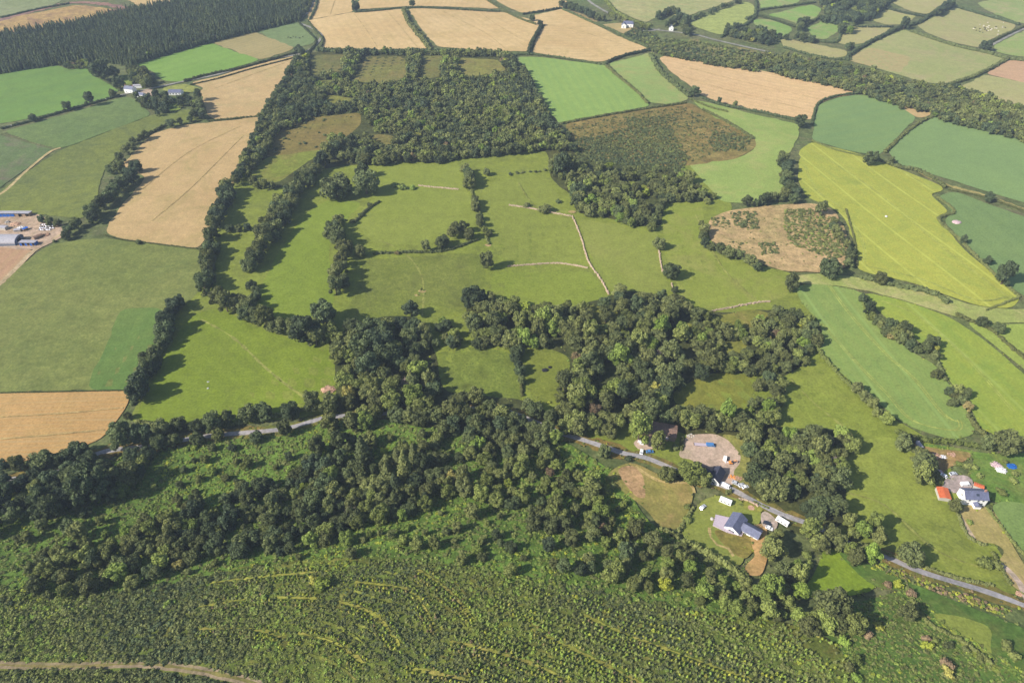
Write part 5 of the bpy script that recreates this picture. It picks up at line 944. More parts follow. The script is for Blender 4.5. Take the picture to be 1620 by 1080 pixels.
# ------------------------------------------------------------------ plants: make them
for p in PL:
    X, Y, D = to_px(p['x'], p['y'], p['z'] + p['R']); p['pxr'] = p['R'] * FPX / D; p['in'] = -p['pxr'] < X < 1620 + p['pxr'] and -p['pxr'] * 1.5 < Y < 1080 + p['pxr'] * 1.5; p['X'] = X; p['Y'] = Y
PL = [p for p in PL if p['in'] or (-250 < p['X'] < 1870 and -60 < p['Y'] < 1300)]
def tone(t): return 'dark bluish-green' if t < .17 else 'dark green' if t < .32 else 'mid green' if t < .46 else 'olive-green' if t < .62 else 'fresh green' if t < .78 else 'yellowish' if t < .9 else 'rusty brown'
def size(p, hi, lo): return 'large ' if p['R'] > hi else 'small ' if p['R'] < lo else ''
def mk_tree(p, i):
    named = p['group'] is None
    lb = p['label'] if named else None; kind = p['kind']; rz = rng.uniform(0, 6.28); R = p['R']
    if not named:
        base = p['label']; lb = base + ', ' + tone(p['tint']) + (', larger' if p['R'] > 5.6 else '')
        if len(lb.split()) > 16: print('LONG', lb)
        lb = ' '.join(lb.split()[:16])
    grp = None if named else (p['group'] + ' ' + tone(p['tint']) + (' larger' if p['R'] > 5.6 else ''))
    if kind in ('tree', 'far', 'conifer', 'farcon'):
        con = kind in ('conifer', 'farcon'); nm = 'conifer_tree' if con else 'broadleaf_tree'
        if kind == 'far': cm = FAR_C[i % 4]
        elif kind == 'farcon': cm = FARCON[i % 2]
        elif con: cm = CON_C[i % 3]
        else: cm = TREE_C[i % NV]
        e = empty(nm, (p['x'], p['y'], p['z'] - .1), rz, lb, 'tree', grp); e.scale = (R * rng.uniform(.82, 1.2), R * rng.uniform(.82, 1.2), R * p['tall'] * rng.uniform(.85, 1.2))
        t = link('trunk', CON_T if con else TREE_T[i % NV], e); c = link('crown', cm, e); c['tint'] = float(p['tint']); return c
    if kind == 'dead':
        e = empty('dead_tree', (p['x'], p['y'], p['z'] - .1), rz, lb, 'tree', grp); e.scale = (R * .9,) * 3; return link('branches', DEAD, e)
    o = link('bush', BUSH_C[i % 5], None, (p['x'], p['y'], p['z'] - .1), rz); o.scale = (R, R, R * .95 * p['tall']); o['tint'] = float(p['tint']); return tag(o, lb, 'bush', grp)
REST = {}
cnt = {}
order = sorted([p for p in PL if p['kind'] != 'scrub'], key=lambda p: (p['group'] is not None, -p['pxr'] * p['in']))
LIM = {'tree': 288, 'bush': 200, 'conifer': 60, 'dead': 20, 'far': 4, 'farcon': 2}
for p in order:
    k = p['kind']; n = cnt.get(k, 0)
    if (n < LIM[k] and p['in']):
        cnt[k] = n + 1
        o = mk_tree(p, n); me = o.data
        PROTO_OBJ.setdefault(me.name, o)
    else: REST.setdefault(k, []).append(p)
for p in PL:
    if p['kind'] == 'scrub': REST.setdefault('scrub', []).append(p)
def rows_of(ps): return [(p['x'], p['y'], p['z'] - .1, p['R'], p['R'] * p['tall'], rng.uniform(0, 6.28), p['tint'], rng.integers(0, 99)) for p in ps]
scatter_stuff('woodland_trees', TREE_C, rows_of(REST.get('tree', [])), 'the many further broadleaf trees of the woods and hedgerows')
scatter_stuff('distant_wood', FAR_C, rows_of(REST.get('far', [])), 'distant willow and river woods reading as one mass')
scatter_stuff('conifer_forest', FARCON, rows_of(REST.get('farcon', [])), 'dense dark conifer forest at the top left')
scatter_stuff('scrub', BUSH_C, rows_of(REST.get('scrub', []) + REST.get('bush', [])), 'low gorse and thorn scrub on the heaths')
# one visible clump of each kind of ground plant, reused by the masses around it
for lst, ms, nm, lb in ((BR, BRK, 'bracken_clump', 'bracken clump'), (SP, SAP, 'young_tree', 'sapling')):
    for j, m in enumerate(ms):
        q = lst.pop(); o = link(nm, m, None, q[:3], q[5]); o.scale = (q[3], q[3], q[4]); o['tint'] = float(q[6]); tag(o, kind='stuff'); PROTO_OBJ[m.name] = o
scatter_stuff('bracken', BRK, BR, 'bracken and bramble covering the foreground hillside')
scatter_stuff('plantation_saplings', SAP, SP, 'rows of young planted trees on the near hill')
print('PLANTS', cnt, {k: len(v) for k, v in REST.items()}, len(BR), len(SP))

# ------------------------------------------------------------------ hedges: each one a thing
def hedge(pts, w, label, tint=.3, h=None, seedk=[0], cover=1.0):
    h = h or w * .9; seedk[0] += 1; W = smooth_line([G(a, b, h * .5)[:2] for a, b in pts], 1.0)
    g = np.random.default_rng(900 + seedk[0]); C = []; N = []; S = []; core = []; d = 0
    for (x0, y0), (x1, y1) in zip(W[:-1], W[1:]):
        d += math.hypot(x1 - x0, y1 - y0)
        if d < w * .42: continue
        d = 0
        if g.random() > cover: continue
        r = w * .5 * g.uniform(.75, 1.3); hh = h * g.uniform(.7, 1.25); cx, cy = x1 + g.normal(0, w * .1), y1 + g.normal(0, w * .1); z = float(H(cx, cy))
        m = 34; dd = g.normal(0, 1, (m, 3)); dd[:, 2] = np.abs(dd[:, 2]); dd /= np.linalg.norm(dd, axis=1)[:, None]
        C.append(np.array([cx, cy, z + hh * .35]) + dd * np.array([r, r, hh * .65]) * g.uniform(.85, 1.1, m)[:, None]); N.append(dd); S.append(np.full(m, max(.3, r * .3)))
        v = ICO1[0] * np.array([r * .85, r * .85, hh * .6]) + np.array([cx, cy, z + hh * .35]); core.append((v, ICO1[1]))
    if not C: return
    V, F, _ = leaf_cards(np.vstack(C), np.vstack(N), np.concatenate(S), .5)
    o0 = np.array([W[0][0], W[0][1], float(H(*W[0]))]); V, F = join([(V, F)] + core)
    o = link('hedge', to_mesh('hedge', V - o0, F, M_hedge), None, tuple(o0)); o['tint'] = float(tint); tag(o, label, 'hedge')
HG = [([(0, 203), (50, 190), (95, 177), (190, 150)], 2.6, 'hedge along the upper side of the far left lane', .1), ([(148, 119), (165, 127), (190, 143)], 2.2, 'thin hedge right of the bright green far left field', .4), ([(290, 128), (330, 117), (380, 107), (420, 96), (470, 82)], 3, 'hedge beside the lane under the far green field', .2),
      ([(300, 134), (345, 124), (400, 108), (470, 90)], 1.6, 'low hedge on the lower side of the lane above the stubble', .2), ([(328, 191), (370, 187), (415, 183)], 2.0, 'thin hedge between the two stubble fields at the left', .25), ([(165, 372), (195, 379), (250, 386), (318, 394)], 1.2, 'low hedge along the bottom of the long stubble field', .4),
      ([(0, 621), (100, 619), (200, 617)], .7, 'very low bank between olive field and near stubble', .3), ([(265, 196), (240, 208), (215, 222)], 3, 'hedge between the olive meadow and stubble, upper part', .15), ([(486, 32), (497, 46), (510, 62), (507, 74)], 3, 'hedge on the right of the winding far lane', .15), ([(490, 30), (499, 12), (502, -4)], 3, 'hedge left of the far wheat at the forest edge', .15),
      ([(470, 33), (490, 52), (500, 66), (488, 82)], 2.5, 'hedge on the left of the winding far lane', .15), ([(560, 19), (600, 16), (640, 12), (700, 13), (792, 18)], 3.2, 'long hedge between upper and lower far wheat fields', .1), ([(558, 0), (561, 18)], 3.5, 'short hedge running up from the far wheat junction', .15), ([(638, 14), (645, 32), (660, 50), (672, 66), (682, 80)], 6, 'broad bushy hedge between the two big far wheat fields', .35),
      ([(765, -4), (790, 12), (820, 28), (848, 38)], 3.2, 'hedge running diagonally past the far right wheat fields', .25), ([(857, 38), (848, 55), (840, 70), (836, 84)], 4.5, 'dark hedge dropping down left of the right wheat field', .08), ([(826, 22), (860, 17), (888, 12)], 3.2, 'dark hedge above the right far wheat field', .05),
      ([(890, 14), (930, 32), (965, 46), (990, 58), (1025, 74)], 3.2, 'hedge between right far wheat and the hill house plot', .2), ([(500, 78), (540, 80), (600, 82), (660, 80), (700, 80), (760, 82), (812, 86)], 6, 'tall hedge along the top of the willow wood', .25), ([(815, 86), (850, 86), (900, 93), (950, 101), (960, 100)], 3, 'hedge above the mown field', .3),
      ([(960, 98), (985, 88), (1010, 82), (1030, 78)], 3.6, 'dark hedge between wheat and small crescent field', .15), ([(958, 103), (980, 122), (1005, 142), (1024, 162)], 3.2, 'hedge between the mown field and the small curved field', .3), ([(1030, 86), (1045, 112), (1065, 130), (1090, 150)], 5, 'thick hedge left of the large pink wheat field', .3),
      ([(888, 195), (930, 187), (980, 178), (1030, 170), (1086, 162)], 2.6, 'thin hedge between mown field and heath', .35), ([(1092, 156), (1120, 168), (1150, 176)], 2.2, 'thin hedge along the right side of the heath', .4), ([(1108, 152), (1135, 163), (1180, 172), (1220, 180), (1262, 190)], 3, 'long hedge under the large pink wheat field', .2), ([(1110, 172), (1150, 192), (1192, 218)], 3, 'hedge between heath and pale crescent field', .35),
      ([(1360, 146), (1320, 152), (1296, 162), (1288, 180), (1285, 195)], 2.6, 'curved hedge between wheat and dark green field', .25), ([(1284, 222), (1320, 236), (1370, 248)], 1.8, 'grassy hedge between dark green and yellow-green fields', .5), ([(1400, 240), (1430, 212), (1460, 190), (1480, 182)], 3, 'hedge with dry verge between the two dark green crops', .45),
      ([(1385, 250), (1420, 262), (1450, 268), (1475, 280), (1495, 294)], 3.6, 'hedge above the right corner of the yellow-green field', .25), ([(1500, 298), (1560, 312), (1640, 340)], 1.8, 'scrubby bank between the right dark green crops', .5), ([(1478, 308), (1510, 334), (1485, 346), (1520, 380), (1560, 420), (1612, 468)], 2.2, 'hedge down the right side of the yellow-green field', .35),
      ([(1338, 330), (1352, 380), (1356, 420)], 1.4, 'thin hedge down the left side of the yellow-green field', .5), ([(1360, 436), (1400, 446), (1440, 454), (1480, 464), (1500, 478)], 4, 'thick hedge below the yellow-green field', .35), ([(1512, 496), (1540, 508), (1570, 522), (1600, 548), (1625, 568)], 2.6, 'hedge beside the striped field at the right', .35), ([(1612, 470), (1560, 490)], 1.6, 'low hedge at the right end of the farm lane', .4),
      ([(1365, 478), (1372, 500)], 1.5, 'low hedge at the head of the copse strip', .5), ([(1484, 572), (1495, 600)], 2.5, 'hedge joining the copse strip and oval copse', .4), ([(1530, 655), (1545, 675), (1560, 690)], 2.6, 'hedge below the oval copse', .4), ([(1288, 545), (1330, 594), (1380, 640), (1410, 668)], 2.6, 'hedge between the fenced pasture and the striped field', .45),
      ([(1415, 680), (1460, 694), (1520, 700), (1560, 706), (1640, 708)], 3, 'hedge at the foot of the striped fields', .5), ([(1450, 705), (1478, 740), (1488, 765)], 2.6, 'hedge along the right side of the sloping pasture', .4), ([(1515, 800), (1520, 825), (1535, 850), (1560, 862)], 1.8, 'hedge around the dry garden', .45), ([(1570, 870), (1582, 895), (1600, 925)], 1.8, 'hedge beside the gravel drive', .4),
      ([(1560, 800), (1590, 840), (1640, 900)], 1.6, 'grassy hedge right of the dry garden', .55), ([(1390, 870), (1450, 892), (1520, 915), (1570, 925)], 1.8, 'hedge on the pasture side of the lane', .5), ([(1435, 925), (1448, 955), (1470, 985), (1530, 1018), (1570, 1050)], 1.8, 'ditch hedge running down to the bottom right', .4),
      ([(1190, 792), (1215, 803)], 1.0, 'clipped front hedge of the bungalow garden', .6), ([(1078, 855), (1110, 868), (1150, 892), (1180, 918)], 3.2, 'thick hedge around the lower side of the bungalow lawn', .42), ([(1040, 836), (1055, 838), (1075, 850)], 2, 'hedge at the foot of the bare paddock', .5), ([(1098, 800), (1082, 825), (1074, 840)], 2, 'hedge between bare paddock and bungalow lawn', .4),
      ([(1080, 690), (1078, 712)], 2, 'hedge left of the gravel yard', .5), ([(745, 300), (760, 340), (772, 385)], 2, 'overgrown wall hedge left of the walled pasture', .4), ([(560, 352), (580, 332), (600, 318)], 2.2, 'low hedge rising to the big pasture trees', .3), ([(590, 400), (640, 398), (700, 396), (755, 378)], 2.2, 'cross hedge below the square pasture', .35),
      ([(812, 540), (822, 580), (826, 625)], 2, 'bank hedge between the rough meadows', .4), ([(215, 665), (260, 672), (330, 675), (400, 664), (500, 642), (535, 635)], 2.4, 'roadside hedge under the bright green field', .4), ([(280, 480), (268, 520), (255, 555), (228, 595), (208, 640)], 2.6, 'hedge under the trees left of the bright green field', .25),
      ([(345, 385), (335, 430), (322, 465)], 2.6, 'hedge right of the large olive field', .3), ([(1196, 16), (1240, 10), (1290, 3)], 3.2, 'far hedge between small green fields, upper', .2), ([(1198, 24), (1230, 33), (1258, 42)], 3, 'far hedge between small green fields, middle', .2), ([(1180, 30), (1195, 22), (1196, 0)], 4, 'far hedge right of the hay field', .15), ([(1140, 58), (1180, 38), (1196, 24)], 3.5, 'far hedge under the hay field', .2),
      ([(1262, 46), (1290, 30), (1298, 24)], 4, 'far hedge left of the hill copse', .15), ([(1282, 62), (1322, 66), (1330, 50)], 3.2, 'far hedge under the small round field', .2), ([(1330, 36), (1360, 42), (1415, 42)], 3, 'far hedge above the tan triangle field', .15), ([(1340, 90), (1370, 70), (1420, 45), (1455, 34), (1480, 18), (1510, 4)], 5, 'long far hedge rising past the cattle field', .2),
      ([(1440, 48), (1500, 68), (1560, 82), (1598, 92), (1640, 96)], 4.5, 'long far hedge under the cattle field', .2), ([(1520, 12), (1570, 26), (1612, 38)], 3.8, 'far hedge above the cattle field', .2), ([(1566, 66), (1600, 50), (1640, 34)], 3.6, 'far hedge beside the pale far lane', .25), ([(1500, 134), (1540, 120), (1570, 106), (1595, 92)], 4, 'far hedge between the large pale field and the ploughed field', .3),
      ([(1370, 28), (1410, 2), (1440, -6)], 3.6, 'far hedge on the skyline field edge', .15), ([(1400, 12), (1440, 22), (1470, 26)], 3.4, 'far hedge below the upper tan field', .2), ([(1240, 74), (1300, 90), (1345, 94)], 3, 'far hedge under the long tan strip', .3), ([(955, -4), (975, 18), (1005, 34), (1030, 40)], 4.5, 'far hedge along the top of the hill lane', .45), ([(0, 28), (60, 14), (110, 5)], 2.6, 'far dark hedge in the top left corner', .1)]
for q in HG: hedge(q[0], q[1], q[2], q[3])

# ------------------------------------------------------------------ dry stone walls
M_stone = plain('field_stone', lin(176, 154, 132), .9, var=.45, scale=2.2)
def stone_wall(pts, label, w=1.05, h=1.1):
    W = smooth_line(GP(pts), 1.2); g = np.random.default_rng(len(W)); mb = MB(); o0 = W[0]; z0 = float(H(*o0))
    for i in range(len(W) - 1):
        (x0, y0), (x1, y1) = W[i], W[i + 1]; a = math.atan2(y1 - y0, x1 - x0); L = math.hypot(x1 - x0, y1 - y0)
        for lv in range(2):
            cx, cy = (x0 + x1) / 2 + g.normal(0, .2) - o0[0], (y0 + y1) / 2 + g.normal(0, .2) - o0[1]
            hw = w / 2 * g.uniform(.6, 1.25) * (1 - .3 * lv); hl = L * .56 * g.uniform(.8, 1.1); zb = float(H(x0, y0)) - z0 + lv * h * .5 - .1; zt = zb + h * .5 * g.uniform(.7, 1.3) + .1
            v = []
            for zz, s in ((zb, 1), (zt, .8)):
                for sx, sy in ((-1, -1), (1, -1), (1, 1), (-1, 1)):
                    lx, ly = sx * hl * s * g.uniform(.85, 1.1), sy * hw * s * g.uniform(.8, 1.15); v.append((cx + lx * math.cos(a) - ly * math.sin(a), cy + lx * math.sin(a) + ly * math.cos(a), zz))
            mb.add(v, [(0, 3, 2, 1), (4, 5, 6, 7), (0, 1, 5, 4), (1, 2, 6, 5), (2, 3, 7, 6), (3, 0, 4, 7)])
    o = mb.build('stone_wall', M_stone, None, (o0[0], o0[1], z0)); tag(o, label, 'wall')
for pts, lb in (([(805, 325), (840, 330), (880, 338), (903, 342)], 'pinkish stone wall from the wide low bush to the top of the long wall'), ([(905, 342), (915, 365), (922, 385), (930, 412), (940, 428), (952, 445), (963, 466)], 'long stone wall running down between the middle pastures'),
                ([(803, 422), (840, 419), (885, 417), (930, 424)], 'pink stone wall running level to the right of the lone boundary tree'), ([(1042, 395), (1045, 415), (1048, 430)], 'middle stone wall above the lone oak'), ([(1062, 448), (1066, 462), (1068, 478)], 'middle stone wall below the lone oak'),
                ([(1120, 494), (1150, 488), (1190, 480), (1218, 477)], 'pale stone wall along the foot of the right pasture'), ([(662, 294), (690, 297), (725, 300)], 'low stone wall right of the oval thicket'), ([(1168, 789), (1180, 792), (1200, 801)], 'garden wall between the bungalow and the lane')):
    stone_wall(pts, lb)

# ------------------------------------------------------------------ buildings
def frame_of(p1, p2, lift=0):
    a = G(*p1, lift); b = G(*p2, lift); return (a[0] + b[0]) / 2, (a[1] + b[1]) / 2, math.atan2(b[1] - a[1], b[0] - a[0]), math.hypot(b[0] - a[0], b[1] - a[1])
M_white = plain('white_render', (.80, .79, .76), .8, var=.06); M_slate = slate('roof_slate', lin(104, 108, 132)); M_slate_d = slate('dark_roof_slate', lin(64, 66, 82)); M_glass = plain('window_glass', (.04, .05, .07), .08, var=.02, spec=.6)
M_rust = corrugated('rusty_red_sheet', lin(206, 112, 70), lin(184, 92, 60)); M_brown = corrugated('brown_sheet', lin(140, 112, 94), lin(112, 92, 82), .9); M_greysheet = corrugated('grey_sheet', lin(176, 172, 176), lin(150, 148, 156)); M_blue = corrugated('blue_sheet', lin(40, 100, 190), lin(60, 110, 190))
M_door = plain('painted_door', (.08, .12, .16), .5); M_timber = plain('weathered_timber', lin(150, 128, 108), .9, var=.25); M_deck = plain('timber_deck', lin(174, 160, 168), .9, var=.14); M_conc = plain('concrete', lin(176, 170, 160), .9); M_dark = plain('dark_interior', (.02, .02, .025), .9)
M_brick = plain('chimney_brick', lin(160, 120, 100), .9); M_tyre_r = plain('rubber', (.02, .02, .02), .9); M_chrome = plain('steel', (.5, .5, .52), .35, .8)
def gable(name, cx, cy, rz, L, W, h, rise, wall, roof, label, cat, chim=(), wins=(), doors=(), skylights=(), over=.35, parent=None, z=None, trunc=False):
    z = float(H(cx, cy)) - .1 if z is None else z
    e = empty(name, (cx, cy, z), rz, label, cat) if parent is None else parent
    off = (0, 0, 0) if parent is None else None
    m = MB(); m.prism([(-W / 2, -.5), (W / 2, -.5), (W / 2, h), (0, h + rise), (-W / 2, h)], -L / 2, L / 2); w = m.build('wall', wall, e)
    m = MB(); t = .18; sl = rise / (W / 2); ov = over
    m.prism([(-W / 2 - ov, h - ov * sl + .03), (0, h + rise + .03), (W / 2 + ov, h - ov * sl + .03), (W / 2 + ov, h - ov * sl + t), (0, h + rise + t + .03), (-W / 2 - ov, h - ov * sl + t)], -L / 2 - ov, L / 2 + ov); r = m.build('roof', roof, e)
    for c in chim:
        m = MB(); m.box(c - .45, c + .45, -.35, .35, h + rise - .8, h + rise + 1.1); m.box(c - .5, c + .5, -.4, .4, h + rise + 1.1, h + rise + 1.25); m.cyl((c - .2, 0, h + rise + 1.25), .12, .35); m.cyl((c + .2, 0, h + rise + 1.25), .12, .35); m.build('chimney', M_brick, r)
    for side, x, zz, ww, hh in wins:
        f = MB(); g = MB()
        if side in 'sn':
            s = -1 if side == 's' else 1; y = s * W / 2
            a, b = sorted((y - s * .05, y + s * .05)); f.box(x - ww / 2 - .09, x + ww / 2 + .09, a, b, zz - hh / 2 - .09, zz + hh / 2 + .09); a, b = sorted((y, y + s * .07)); g.box(x - ww / 2, x - .04, a, b, zz - hh / 2, zz + hh / 2); g.box(x + .04, x + ww / 2, a, b, zz - hh / 2, zz + hh / 2)
        else:
            s = -1 if side == 'w' else 1; xx = s * L / 2
            a, b = sorted((xx - s * .05, xx + s * .05)); f.box(a, b, x - ww / 2 - .09, x + ww / 2 + .09, zz - hh / 2 - .09, zz + hh / 2 + .09); a, b = sorted((xx, xx + s * .07)); g.box(a, b, x - ww / 2, x - .04, zz - hh / 2, zz + hh / 2); g.box(a, b, x + .04, x + ww / 2, zz - hh / 2, zz + hh / 2)
        wo = f.build('window', M_white, e); g.build('pane', M_glass, wo)
    for side, x in doors:
        m = MB(); s = -1 if side == 's' else 1; y = s * W / 2; a, b = sorted((y - s * .05, y + s * .06)); m.box(x - .5, x + .5, a, b, 0, 2.1); d = m.build('door', M_door, e)
        m = MB(); a, b = sorted((y + s * .06, y + s * .12)); m.box(x + .3, x + .38, a, b, 1, 1.1); m.build('handle', M_chrome, d)
    for (x, side) in skylights:
        m = MB(); n = math.atan2(rise, W / 2); yc = side * W / 4; zc = h + rise / 2 + .22
        for (aa, bb) in ((.75, .0),):
            v = []
            for dx, du, dz in ((-aa, -.6, 0), (aa, -.6, 0), (aa, .6, 0), (-aa, .6, 0)):
                yy = yc + du * math.cos(n); v.append((x + dx, yy, zc - side * (yy - yc) * math.tan(n)))
            v2 = [(a, b, c + .1) for a, b, c in v]; m.add(v + v2, [(0, 1, 2, 3), (4, 5, 6, 7), (0, 1, 5, 4), (1, 2, 6, 5), (2, 3, 7, 6), (3, 0, 4, 7)])
        m.build('skylight', M_glass, e)
    return e
# bungalow: two crossing wings
x1, y1, a1, L1 = frame_of((1166, 815), (1163, 838), 3); cx, cy = x1, y1
ax = px_angle((1170, 822), (1194, 834))
b = gable('bungalow', cx, cy, ax + math.pi / 2, 10.5, 7.6, 2.9, 2.3, M_white, M_slate, 'grey slate-roofed bungalow with two crossing wings and a terrace beside the lane', 'house', chim=(), wins=[('n', -2.5, 1.6, 1.4, 1.2), ('n', 2, 1.6, 1.4, 1.2), ('w', 0, 1.6, 3.2, 1.9)])
sub = empty('side_wing', (0, -8.0, 0), -math.pi / 2); sub.parent = b
gable('x', 0, 0, 0, 9, 6.0, 2.9, 1.8, M_white, M_slate, '', '', parent=sub, wins=[('s', -2, 1.6, 1.3, 1.1), ('s', 1.5, 1.6, 1.3, 1.1)], doors=[('n', 0)])
for o in list(sub.children): o.parent = b; o.matrix_parent_inverse = Matrix.Translation((0.8, -8.0, 0)) @ Matrix.Rotation(-math.pi / 2, 4, 'Z')
bpy.data.objects.remove(sub)
m = MB(); tw = [G(*p) for p in ((1131, 817), (1154, 822), (1151, 830), (1163, 842), (1176, 843), (1173, 849), (1150, 843), (1127, 832))]; c0 = tw[0]
zt = max(p[2] for p in tw) - c0[2] + .5; v = [(p[0] - c0[0], p[1] - c0[1], -.6) for p in tw] + [(p[0] - c0[0], p[1] - c0[1], zt) for p in tw]; n = len(tw)
m.add(v, [tuple(range(n, 2 * n))] + [(i, (i + 1) % n, (i + 1) % n + n, i + n) for i in range(n)]); dk = m.build('terrace', M_deck, None, (c0[0], c0[1], c0[2])); tag(dk, 'mauve-grey timber terrace on the left side of the bungalow', 'terrace')
rail = MB()
for i in range(n):
    p = tw[i]; q = tw[(i + 1) % n]
    if i in (3, 2, 1): continue
    for t in np.linspace(0, 1, 6): rail.cyl((p[0] + (q[0] - p[0]) * t - c0[0], p[1] + (q[1] - p[1]) * t - c0[1], zt), .05, .95, n=5)
rail.build('railing', M_timber, dk)
# black-roofed house in the yard
x1, y1, a1, L1 = frame_of((1140, 740), (1129, 758), 4); a2 = px_angle((1103, 733), (1128, 744))
b = gable('yard_house', x1, y1, a2 + math.pi / 2, 9.5, 6.4, 2.8, 2.6, M_white, M_slate_d, 'white house with near-black slate roof in the gravel yard', 'house', wins=[('w', 0, 1.5, 1.4, 1.2), ('w', 0, 3.6, .8, .9)], chim=())
m = MB(); m.prism([(-3, -.5), (3, -.5), (3, 2.7), (0, 4.7), (-3, 2.7)], 3.2, 13.4, 'y'); m.build('wall', M_white, b)
m = MB(); m.prism([(-3.35, 2.5), (0, 4.73), (3.35, 2.5), (3.35, 2.7), (0, 4.93), (-3.35, 2.7)], 2.6, 13.8, 'y'); m.build('roof', M_slate_d, b)
for i, yy in enumerate((6, 9.5)):
    m = MB(); m.box(-3.06, -2.95, yy - .6, yy + .6, 1, 2.2); w = m.build('window', M_white, b); m = MB(); m.box(-3.09, -3.0, yy - .5, yy + .5, 1.1, 2.1); m.build('pane', M_glass, w)
# long brown barn
x1, y1, a1, L1 = frame_of((1019, 672), (1069, 682), 4)
gable('barn', x1, y1, a1, L1 + 1, 9.5, 3.6, 1.4, M_timber, M_brown, 'long low barn with brown weathered sheet roof under the trees left of the gravel yard', 'barn', doors=[('s', 4)])
def small(name, px, py, L, W, h, rise, ang, wall, roof, label, cat='shed', **k):
    x, y, _ = G(px, py, h * .6); return gable(name, x, y, ang, L, W, h, rise, wall, roof, label, cat, over=.2, **k)
small('shed', 1051, 692, 4.2, 3, 2.1, .6, a1, M_timber, M_greysheet, 'small pale-roofed shed standing in front of the long brown barn', doors=[('s', 0)])
# white house on the right
x1, y1, a1, L1 = frame_of((1528, 777), (1559, 779), 6.5)
wh = gable('white_house', x1, y1, a1, 11.6, 7.2, 5.0, 2.4, M_white, M_slate, 'tall white rendered house with grey slate roof and roof window at the right', 'house', chim=(4.6,), skylights=[(.5, -1)],
      wins=[('s', -3.5, 1.5, 1.2, 1.2), ('s', 3.5, 1.5, 1.2, 1.2), ('s', -3.5, 3.9, 1, 1), ('s', 3.5, 3.9, 1, 1), ('s', 1, 3.9, 1, 1), ('w', 0, 3.9, 1, 1)])
m = MB(); m.box(-1.2, 2.2, -6.3, -3.62, -.3, 2.4); pw = m.build('porch', M_white, wh); m = MB(); m.prism([(-1.4, 2.3), (2.4, 2.3), (.5, 3.5)], -6.5, -3.65, 'y'); m.build('porch_roof', M_slate, pw)
small('tin_shed', 1492, 781, 7.2, 5.6, 2.4, .5, px_angle((1483, 771), (1490, 792)), M_conc, M_rust, 'shed with bright rusty orange sheet roof left of the white house', doors=[('n', 0)])
small('tin_shed', 1548, 769, 4.6, 2.6, 2.0, .3, px_angle((1541, 768), (1556, 774)), M_conc, M_rust, 'narrow rusty orange lean-to roof tucked behind the white house')
small('shed', 1453, 704, 4.6, 2.8, 2.2, .4, px_angle((1449, 698), (1457, 710)), M_timber, M_greysheet, 'small grey-roofed shed at the upper end of the junk heap')
# far farmhouse group
small('farmhouse', 206, 142, 12, 7, 4.6, 2.6, -.25, M_white, M_slate, 'far slate-roofed farmhouse with white gable on the left lane', 'house', chim=(-5, 5), wins=[('w', 0, 2, 1.2, 1.2), ('s', -3, 1.5, 1, 1.2), ('s', 3, 1.5, 1, 1.2)])
small('outbuilding', 218, 136, 10, 5, 2.8, .8, .1, M_white, M_greysheet, 'far shed with pale roof behind the slate farmhouse', 'shed'); small('outbuilding', 221, 131, 9, 5, 3, 1.2, -.1, M_white, M_slate, 'slate-roofed outbuilding furthest back above the farmhouse', 'shed')
small('cottage', 222, 150, 12, 5.5, 2.8, 1.8, -.35, M_white, M_slate, 'low slate cottage in the trees below the far farmyard', 'house', wins=[('w', 0, 1.6, 1, 1.1), ('s', 0, 1.4, 1, 1)])
small('far_bungalow', 278, 146, 15, 9, 2.8, 2.2, .02, M_white, M_slate, 'far bungalow with lilac-grey roof and white front beside the pale stubble', 'house', wins=[('s', -5, 1.4, 1.6, 1.2), ('s', -1.5, 1.4, 1.6, 1.2), ('s', 2, 1.4, 1.6, 1.2), ('s', 5.5, 1.4, 1.2, 1.2)])
small('hill_house', 994, 39, 15, 8.5, 5, 3, -.15, M_white, M_slate, 'far white house with slate roof on the hill lane at the top', 'house', chim=(-6,), wins=[('w', 0, 2, 1.4, 1.4), ('s', 0, 2, 1.4, 1.4), ('s', 4, 2, 1.4, 1.4)])
small('hill_house_wing', 987, 41, 8, 7, 4.6, 2.6, 1.4, M_white, M_slate, 'white gabled block joined in front of the far hill house', 'house', wins=[('w', 0, 2, 1.4, 1.4)])
small('cottage', 1062, 45, 6, 6, 4.6, 3.2, 1.45, M_white, M_slate_d, 'tiny white gable-fronted cottage hidden in the far grove', 'house', wins=[('w', 0, 2, 1, 1)])
